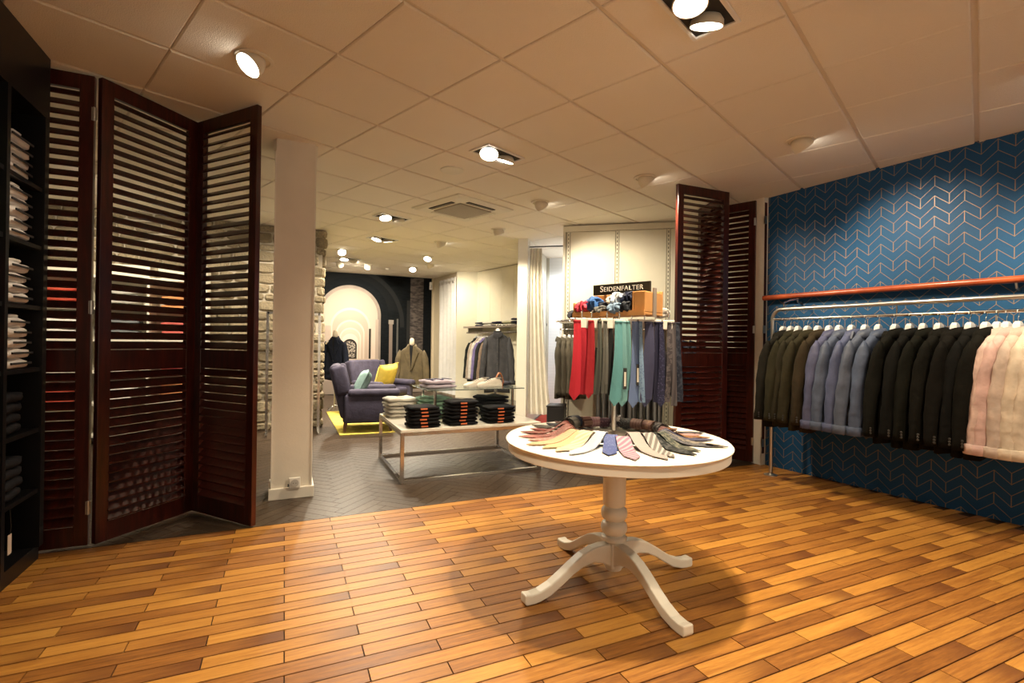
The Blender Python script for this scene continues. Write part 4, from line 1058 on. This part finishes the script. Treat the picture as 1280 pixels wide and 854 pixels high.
def armchair(loc, rz, label):
    t = thing('armchair', label, 'armchair', loc, rz, 'purple armchairs on the yellow rug')     # faces +x
    part('base_body', rbox(B(), (-.32, -.32, .13), (.36, .32, .36), .03), M_PUR, t, True)
    part('seat_cushion', rbox(B(), (-.24, -.25, .33), (.38, .25, .46), .045), M_PUR, t, True)
    Mb = Matrix.Translation((-.30, 0, .30)) @ Matrix.Rotation(-.23, 4, 'Y')
    bk = part('backrest', rbox(B(), (-.07, -.33, -.12), (.07, .33, .60), .05, M=Mb), M_PUR, t, True)
    for s in (-1, 1):
        part('wing', rbox(B(), (-.05, s * .33 - .05, .20), (.13, s * .33 + .05, .58), .04, M=Mb), M_PUR, t, True)
        part('arm_side', rbox(B(), (-.30, s * .345 - .045, .13), (.36, s * .345 + .045, .50), .03), M_PUR, t, True)
        part('arm_rest', rbox(B(), (-.26, s * .35 - .062, .47), (.41, s * .35 + .062, .575), .045), M_PUR, t, True)
    for x, y in ((.28, .28), (.28, -.28), (-.28, .28), (-.28, -.28)):
        part('leg', B().loft([[(x * 1.06 + a * .016, y * 1.04 + b_ * .016, 0) for a, b_ in ((-1, -1), (1, -1), (1, 1), (-1, 1))], [(x + a * .026, y + b_ * .026, .15) for a, b_ in ((-1, -1), (1, -1), (1, 1), (-1, 1))]]), M_LEGW, t)
    return t
armchair((1.06, 7.12, .0125), -.12, 'purple armchair in front with pale green cushion')
armchair((1.45, 8.35, .0125), -1.00, 'purple armchair behind with yellow cushion')
def cushion(loc, rot, c, label, s=.40):
    b = B(); n = 12; rings = []
    for sgn in (-1, 1): pass
    vs = []; fs = []
    for side in (-1, 1):
        for i in range(n + 1):
            for j in range(n + 1):
                u, v = i / n * 2 - 1, j / n * 2 - 1
                pinch = 1 - .07 * (1 - abs(u) ** 2) * (abs(v)) - 0
                h = .085 * ((1 - u ** 4) * (1 - v ** 4)) ** .6
                vs.append((u * s / 2 * (1 - .08 * (1 - v * v) * u * u), v * s / 2 * (1 - .08 * (1 - u * u) * v * v), side * h))
    N = (n + 1) ** 2
    for k in (0, 1):
        for i in range(n):
            for j in range(n):
                q = (k * N + i * (n + 1) + j, k * N + (i + 1) * (n + 1) + j, k * N + (i + 1) * (n + 1) + j + 1, k * N + i * (n + 1) + j + 1)
                fs.append(q if k else q[::-1])
    b.add(vs, fs)
    t = thing('cushion', label, 'cushion', loc); t.rotation_euler = rot
    part('cover', b, fabric(c, .85, .15), t, True)
    rim = []
    for u, v in [(-1, -1), (-.5, -1), (0, -1), (.5, -1), (1, -1), (1, -.5), (1, 0), (1, .5), (1, 1), (.5, 1), (0, 1), (-.5, 1), (-1, 1), (-1, .5), (-1, 0), (-1, -.5), (-1, -1)]:
        rim.append((u * s / 2 * (1 - .08 * (1 - v * v) * u * u), v * s / 2 * (1 - .08 * (1 - u * u) * v * v), 0))
    part('piping', B().tube(rim, .005, 6), fabric(tuple(x * .8 for x in c), .85, .1), t, True)
cushion((.985, 7.07, .655), (0, math.radians(-64), -.12), (.20, .30, .29), 'pale sage green cushion on the front purple armchair', .36)
cushion((1.50, 8.16, .665), (math.radians(12), math.radians(-66), -1.15), (.70, .55, .12), 'bright yellow cushion on the rear purple armchair', .42)

# ---- mural of a vaulted arcade (flat print on the rear wall)
def mural_material():
    m = Mat('arcade_mural', .85, spec=.03)
    X, Y, Z = m.pos()
    n = m.noise(m.vec(X, Y, Z), 5.0, 4); n2 = m.noise(m.vec(X * 1.0, Y, Z * 3.0), 9.0, 3)
    c = m.mix(n2, (.004, .005, .006), (.016, .018, .020))
    def rect(x0, x1, z0, z1): return X.gt(x0) * X.lt(x1) * Z.gt(z0) * Z.lt(z1)
    def arch(cx, r, sp, base=-1):
        dx = X - cx; dz = (Z - sp).max(0.0)
        return (dx * dx + dz * dz).sqrt().lt(r) * Z.gt(base)
    # grey spandrel vault and curved rib at the right of the big arch
    rib = arch(1.30, 1.30, 1.62); rib2 = arch(1.30, 1.20, 1.62)
    c = m.mix(rib * (1 - rib2) * Z.gt(1.55) * .9, c, (.026, .027, .028))
    c = m.mix(rib2 * Z.gt(1.95) * .8, c, (.014, .015, .016))
    # right hand stone pillar and dark arch beside it
    c = m.mix(rect(2.74, 3.06, -.1, 2.75), c, m.mix(n2.smooth(.3, .7), (.045, .040, .038), (.15, .125, .115)))
    c = m.mix(rect(2.66, 2.74, -.1, 2.2), c, (.030, .030, .030))
    c = m.mix(rect(2.42, 2.46, .5, 1.75), c, (.12, .115, .11))
    # thin light column with capital
    c = m.mix(rect(2.245, 2.325, .55, 1.62), c, (.24, .19, .165)); c = m.mix(rect(2.21, 2.35, 1.62, 1.72), c, (.30, .26, .23))
    # dark ring of the great arch, then the bright gallery
    c = m.mix(arch(1.36, .87, 1.80), c, m.mix(n2, (.004, .005, .006), (.014, .016, .018)))
    c = m.mix(arch(1.36, .690, 1.80), c, m.mix(n, (.20, .17, .15), (.36, .30, .26)))
    L1, L2 = (.56, .44, .37), (.66, .54, .46)
    c = m.mix(arch(1.36, .615, 1.80), c, m.mix((Z - 1.2) * .8, L2, (.38, .30, .25)))
    for cx, r, sp, col in ((1.37, .435, 1.54, (.66, .53, .45)), (1.37, .395, 1.52, (.50, .40, .335)), (1.37, .315, 1.38, (.70, .57, .485)), (1.37, .285, 1.365, (.56, .45, .38)), (1.37, .235, 1.28, (.74, .61, .52)), (1.37, .21, 1.27, (.62, .50, .42)), (1.365, .175, 1.20, (.76, .63, .54))):
        c = m.mix(arch(cx, r, sp), c, col)
    c = m.mix(rect(.70, .95, .5, 1.55) * (n * .6 + .2), c, (.30, .25, .22))
    c = m.mix(rect(1.78, 1.83, .7, 1.50), c, (.05, .045, .04)); c = m.mix(rect(1.93, 2.0, .75, 1.72), c, (.44, .36, .31))
    c = m.mix(arch(1.36, .155, 1.10, .80), c, (.035, .030, .028)); c = m.mix(arch(1.36, .125, 1.08, .83), c, m.mix(m.noise(m.vec(X, Y, Z), 28, 2).gt(.5), (.07, .06, .055), (.42, .36, .31)))
    # pale plinth and floor
    c = m.mix(rect(2.05, 2.75, -.1, .55), c, (.50, .40, .345)); c = m.mix(Z.lt(.80) * X.lt(2.02), c, (.58, .47, .40))
    c = m.mix(Z.lt(.30), c, (.42, .34, .29))
    m.col(m.mix(.75, (0, 0, 0), c)); return m.m
mu = part('mural', B().b2((-.60, 11.925, .0), (3.262, 11.948, CEIL - .005)), mural_material())
tag(mu, 'large black and cream photo mural of a vaulted arcade', 'mural')
al = thing('alarm_sensor', 'small white motion sensor at top right corner of the mural', 'sensor', (3.235, 11.90, 2.58))
part('housing', B().b2((-.035, -.03, -.09), (.035, .02, .09)), M_PLAST, al, bev=.008)
part('lens', B().b2((-.022, -.036, -.05), (.022, -.03, .02)), plain('sensor_lens', (.6, .58, .55), .3), al)

# ---- dressed stands
def stand(loc, h, label, rz=0):
    t = thing('coat_stand', label, 'coat stand', loc, rz)
    part('pole', B().tube([(0, 0, .02), (0, 0, h)], .012, 10), M_STEEL, t, True)
    for k in range(3):
        a = k * 2 * PI / 3 + .4; part('foot', B().tube([(0, 0, .10), (.12 * math.cos(a), .12 * math.sin(a), .05), (.22 * math.cos(a), .22 * math.sin(a), .012)], .010, 8), M_STEEL, t, True)
    part('shoulder_form', B().tube([(-.17, 0, h - .12), (-.06, 0, h - .05), (0, 0, h - .04), (.06, 0, h - .05), (.17, 0, h - .12)], .02, 10), plain('linen_form', (.52, .45, .36), .8), t, True)
    part('neck_block', B().lathe([(0, h), (.035, h), (.045, h + .02), (.040, h + .09), (.02, h + .12), (0, h + .12)], 18), plain('linen_form', (.52, .45, .36), .8), t, True)
    return t
stand((2.02, 8.62, 0), 1.16, 'coat stand under the brown blazer before the mural', math.radians(-24))
garment(garment_meshes('blazer', .66, 51, .58), 'blazer', 'brown-green blazer displayed on stand before the mural', 'jacket', (2.02, 8.62, 1.15), math.radians(-24), (.085, .066, .038), sc=1.12)
stand((.80, 9.15, 0), 1.28, 'coat stand under the navy blazer beside stone wall', math.radians(-30))
garment(garment_meshes('blazer', .74, 52, .62), 'blazer', 'navy blazer displayed on stand beside the stone wall', 'jacket', (.80, 9.15, 1.27), math.radians(-38), (.008, .010, .018))
# flower-like dark ornament on the navy stand neck: small bust
# ---- white eyelet curtain by the mural, cabin curtain
def curtain(p0, p1, z0, z1, waves, amp, label, mat, flare=0, eyelets=False, name='curtain'):
    d = Vector((p1[0] - p0[0], p1[1] - p0[1])); Ln = d.length
    t = thing(name, label, 'curtain', (p0[0], p0[1], 0), math.atan2(d.y, d.x))
    nx, nz = waves * 10, 8; rings = []
    for k in range(nz + 1):
        u = k / nz; z = z1 + (z0 - z1) * u; f, bk = [], []
        for i in range(nx + 1):
            s = i / nx; x = s * (Ln + flare * u * u); y = amp * (1 + .35 * u) * math.sin(2 * PI * waves * s + .5 * math.sin(u * 3 + s * 5))
            f.append((x, y - .003, z)); bk.append((x, y + .003, z))
        rings.append(f + bk[::-1])
    part('cloth', B().loft(rings), mat, t, True)
    if eyelets:
        for i in range(waves * 2):
            x = (i + .5) / (waves * 2) * Ln
            part('eyelet', B().tube([(x + .026 * math.cos(a), amp * .0 - .03, z1 - .09 + .026 * math.sin(a)) for a in [2 * PI * k / 12 for k in range(13)]], .007, 6), M_STEEL, t, True)
    return t, Ln
M_CURT = fabric((.74, .74, .74), .8, .05); M_CURT2 = fabric((.76, .72, .62), .8, .05)
ct, ln = curtain((3.33, 11.48), (3.44, 10.52), .05, 2.66, 5, .035, 'white eyelet curtain hanging between mural and cream wall', M_CURT, 0, True)
for i in range(5): pass
rod = thing('curtain_rod', 'steel curtain rod above the white eyelet curtain', 'rod', (3.36, 11.50, 2.57)); rod_d = Vector((.115, -1.0))
part('tube', B().tube([(0, 0, 0), (.115, -1.03, 0)], .012, 10), M_STEEL, rod, True); part('bracket', B().tube([(.0, -.05, 0), (.10, -.04, 0)], .008, 8), M_STEEL, rod, True)
cq = P0 + E1 * .09 + E2 * .02
curtain((cq.x, cq.y), tuple(cq + E1 * .19), .17, 2.63, 4, .020, 'cream fitting cabin curtain drawn beside the white post', M_CURT2, .16)
cr = thing('curtain_rod', 'dark rod across the top of the fitting cabin opening', 'rod', (P0.x, P0.y, 2.65), math.atan2(E1.y, E1.x))
part('tube', B().tube([(.07, .0, 0), (1.45, .0, 0)], .010, 10), plain('rod_dark', (.05, .05, .055), .4), cr, True)
part('end_socket', B().lathe([(0, 0), (.02, 0), (.02, .02), (0, .02)], 14, M=Matrix.Translation((.07, 0, 0)) @ Matrix.Rotation(PI / 2, 4, 'Y')), M_STEEL, cr)
hk = thing('wall_hook', 'small dark coat hook on the fitting cabin wall', 'hook', (*cab(.10, 1.70), 1.55), math.atan2(E1.y, E1.x))
part('plate', B().b2((-.012, -.01, -.10), (.012, .0, .10)), plain('rod_dark', (.05, .05, .055), .4), hk); part('prong', B().tube([(0, -.01, .0), (0, -.05, -.01), (0, -.06, .03)], .006, 8), plain('rod_dark', (.05, .05, .055), .4), hk, True)
cm = part('cabin_mat', B().b2((.12, -.05, 0), (1.35, 1.6, .012), frame(P0, E1)), fabric((.40, .05, .03), .95, .2)); tag(cm, 'red mat on the floor of the fitting cabin', 'mat')

# ---- rear right rail with shelf, garments
def cw(s, t, z=0): q = CW0 + CWd * s - Vector((.9798, .2)) * t; return (q.x, q.y, z)
sh = thing('wall_shelf', 'steel edged shelf with hanging rail on the rear cream wall', 'shelf', cw(.3, 0, 0), math.atan2(CWd.y, CWd.x))
part('board', B().b2((-.25, -.38, 1.52), (1.9, -.02, 1.545)), plain('shelf_glass', (.30, .30, .26), .2), sh, bev=.003)
part('front_edge', B().b2((-.25, -.39, 1.515), (1.9, -.378, 1.55)), M_STEEL, sh)
part('rail', B().tube([(-.2, -.33, 1.42), (1.9, -.33, 1.42)], .012, 12), M_CHROME, sh, True)
for x in (-.1, .9, 1.8): part('bracket', B().b2((x - .006, -.36, 1.40), (x + .006, 0, 1.52)), M_STEEL, sh)
for k, (s, c, w) in enumerate(((.22, (.02, .022, .05), 'navy'), (.52, (.60, .58, .52), 'white'), (.86, (.018, .02, .045), 'dark blue'), (1.20, (.42, .40, .26), 'khaki'), (1.5, (.03, .03, .04), 'black'))):
    shirt_stack(*cw(.3 + s, .18, 1.5455), 2 if k < 4 else 3, f'{w} pile on the rear wall shelf', (c, w), math.atan2(CWd.y, CWd.x), .05, f2, 'pullover', grp=f'{w} folded pullovers')
RA = math.atan2(CWd.y, CWd.x)
rear = [(.18, (.02, .022, .02), 'blazer', 'black'), (.30, (.40, .34, .28), 'overshirt', 'beige patterned'), (.40, (.62, .60, .56), 'overshirt', 'white'), (.50, (.20, .17, .36), 'overshirt', 'violet'), (.60, (.03, .03, .03), 'blazer', 'jet black'), (.72, (.22, .16, .12), 'overshirt', 'taupe'), (.84, (.025, .025, .028), 'blazer', 'charcoal'), (.97, (.02, .02, .022), 'blazer', 'anthracite')]
for k, (s, c, kind, w) in enumerate(rear):
    garment(GM[(kind, k % 4)], 'jacket', f'{w} jacket hanging on the rear cream wall rail, {ORD[k]} from the curtain', 'jacket', cw(.3 + s, .33, 1.285), RA + PI / 2 + rnd.uniform(-.1, .1) + PI, c, 'garments on the rear rail', full=False)
    hanger(cw(.3 + s, .33, 1.315), RA + PI / 2, f'hanger holding the {w} jacket on the rear rail', 'hangers on the rear rail')
cf = garment(garment_meshes('overshirt', .98, 77, .74), 'coat', 'large charcoal coat facing forward beside the white post', 'coat', (3.36, 7.96, 1.40), math.radians(-24), (.036, .036, .040), sc=1.06, rough=.6)
hanger((3.36, 7.96, 1.435), math.radians(-24), 'hanger holding the large charcoal coat', 'hangers on the rear rail')
cs = thing('coat_rail', 'chrome rail stand that carries the large charcoal coat', 'rack', (3.36, 7.98, 0), math.radians(-24))
part('cross_rail', B().tube([(-.12, 0, 1.535), (.36, 0, 1.535)], .012, 10), M_CHROME, cs, True); part('post', B().tube([(.36, 0, .01), (.36, 0, 1.535)], .014, 10), M_CHROME, cs, True)
part('foot', B().b2((.20, -.2, 0), (.52, .2, .012)), M_CHROME, cs)

# ---- shelf and hanging clothes on the slotted wall behind the tie stand
def es(s, t, z=0): q = E0 + E1 * s - E2 * t; return (q.x, q.y, z)
EA = math.atan2(E1.y, E1.x)
ws = thing('wall_shelf', 'glass shelf with rail on the slotted wall behind ties', 'shelf', es(0, 0, 0), EA)
part('board', B().b2((-.02, -.32, 1.475), (1.30, -.01, 1.487)), plain('shelf_glass', (.30, .30, .26), .2), ws)
part('rail', B().tube([(-.02, -.27, 1.405), (1.30, -.27, 1.405)], .011, 12), M_CHROME, ws, True)
for x in (.04, .66, 1.284): part('bracket', B().b2((x - .006, -.31, 1.39), (x + .006, -.01, 1.475)), M_STEEL, ws)
for k in range(6):
    garment(GM[('blazer', k % 4)], 'blazer', ordl(k, 6, 'grey-brown blazer on slotted wall rail,', 'the cabin curtain', 'the red ties'), 'jacket', es(-.02 + k * .058, .27, 1.285), EA + PI / 2 + rnd.uniform(-.05, .05), (.085 + .012 * (k % 3), .075 + .010 * (k % 3), .055 + .007 * (k % 3)), 'grey-brown blazers on the slotted wall', full=False, sc=.86)
    hanger(es(-.02 + k * .058, .27, 1.300), EA + PI / 2, f'hanger of grey-brown blazer {ORD[k]} from the cabin curtain', 'hangers on the slotted wall')
rl2 = thing('trouser_rail', 'lower chrome rail on the slotted wall behind the table', 'rail', es(0, 0, 0), EA)
part('tube', B().tube([(.42, -.25, 1.02), (1.26, -.25, 1.02)], .011, 10), M_CHROME, rl2, True)
for x in (.44, 1.24): part('arm', B().b2((x - .006, -.26, 1.0), (x + .006, -.01, 1.04)), M_STEEL, rl2)
M_TRO = fabric((.13, .125, .12), .85, .2)
tro = B()
rings = []
for k in range(9):
    u = k / 8; z = 1.0 - .80 * u
    rings.append([(.028 * math.cos(a) * (1 + .15 * math.sin(3 * a + u * 4)), .17 * math.sin(a) * (.92 + .08 * math.cos(u * 7)), z) for a in [2 * PI * j / 14 for j in range(14)]])
tro.loft(rings); tro = tro.mesh('trouser_leg'); tro.shade_smooth()
for k in range(11):
    t = thing('trousers', ordl(k, 11, 'grey wool trousers on lower slotted wall rail,', 'the cabin', 'the shutter'), 'trousers', es(.47 + k * .072, .25, 0), EA + rnd.uniform(-.15, .15), 'grey trousers on the slotted wall')
    part('legs', tro, M_TRO, t); part('waistband', B().b2((-.030, -.175, .985), (.030, .175, 1.012)), M_TRO, t, bev=.006)
rl3 = thing('clothes_rail', 'short chrome rail with navy clothes next to the red shutter', 'rail', es(0, 0, 0), EA)
part('tube', B().tube([(1.34, -.27, 1.37), (1.92, -.27, 1.37)], .011, 10), M_CHROME, rl3, True)
for x in (1.36, 1.90): part('arm', B().b2((x - .006, -.28, 1.35), (x + .006, -.0, 1.39)), M_STEEL, rl3)
for k in range(4):
    garment(GM[('blazer', k % 4)], 'blazer', ordl(k, 4, 'navy blazer on short rail,', 'the grey trousers', 'the wall corner'), 'jacket', es(1.40 + k * .08, .27, 1.255), EA + PI / 2, (.020, .026, .042), 'navy blazers next to the shutter', full=False, sc=.9)
bb = thing('storage_box', 'black upright storage box below the grey-brown blazers', 'box', es(-.02, .28, 0), EA)
part('body', B().b2((-.13, -.15, 0), (.08, .12, .44)), plain('box_black', (.018, .018, .02), .5), bb, bev=.008); part('lid', B().b2((-.135, -.155, .44), (.085, .125, .465)), plain('box_black', (.018, .018, .02), .5), bb, bev=.006)
rb = part('red_box_lid', B().b2((-.02, -.42, 0), (.36, -.20, .03), frame(E0, E1)), fabric((.42, .05, .035), .8, .15)); tag(rb, 'flat red mat lying at the foot of the slotted wall', 'mat')
rb.name = 'floor_mat'

# ---- left rear: stone wall shelving, chrome rail behind the pillar
lu = thing('shelf_unit', 'open white shelving before stone wall seen through left shutters', 'shelf', (-2.62, 7.42, 0))
part('back_panel', B().b2((0, -.04, 0), (1.75, -.02, 2.1)), M_OFFW, lu)
for x in (0, .58, 1.16, 1.73): part('upright', B().b2((x, -.40, 0), (x + .025, -.04, 2.1)), M_OFFW, lu)
for z in (.12, .48, .84, 1.20, 1.56, 1.92):
    for x in (.025, .605, 1.185): part('shelf_board', B().b2((x, -.40, z - .025), (x + .55, -.04, z)), M_OFFW, lu)
LC = [((.48, .07, .04), 'red'), ((.70, .68, .64), 'white'), ((.62, .26, .10), 'orange'), ((.12, .14, .30), 'blue'), ((.60, .50, .40), 'sand'), ((.34, .04, .04), 'wine'), ((.72, .70, .66), 'chalk'), ((.16, .17, .18), 'grey'), ((.55, .12, .10), 'coral')]
q = 0
for zi, z in enumerate((.48, .84, 1.20, 1.56)):
    for xi, x in enumerate((.30, .88, 1.46)):
        c = LC[q % 9]; q += 1
        shirt_stack(-2.62 + x, 7.20, z, 4, f'{ORD[zi]} row, {ORD[xi]} bay, shelving by stone wall', c, 0, .055, fold_meshes, 'shirt', sc=(1.4, .9, 1.05), grp='folded shirts on the white shelving')
cr2 = thing('clothes_rack', 'square chrome clothes rail half hidden behind the pillar', 'rack', (-.20, 7.10, 0))
for x in (0, .62): part('post', B().b2((x - .016, -.016, 0), (x + .016, .016, 1.58)), M_CHROME, cr2); part('foot', B().b2((x - .016, -.25, 0), (x + .016, .25, .03)), M_CHROME, cr2)
part('cross_bar', B().b2((0, -.016, 1.55), (.62, .016, 1.58)), M_CHROME, cr2)
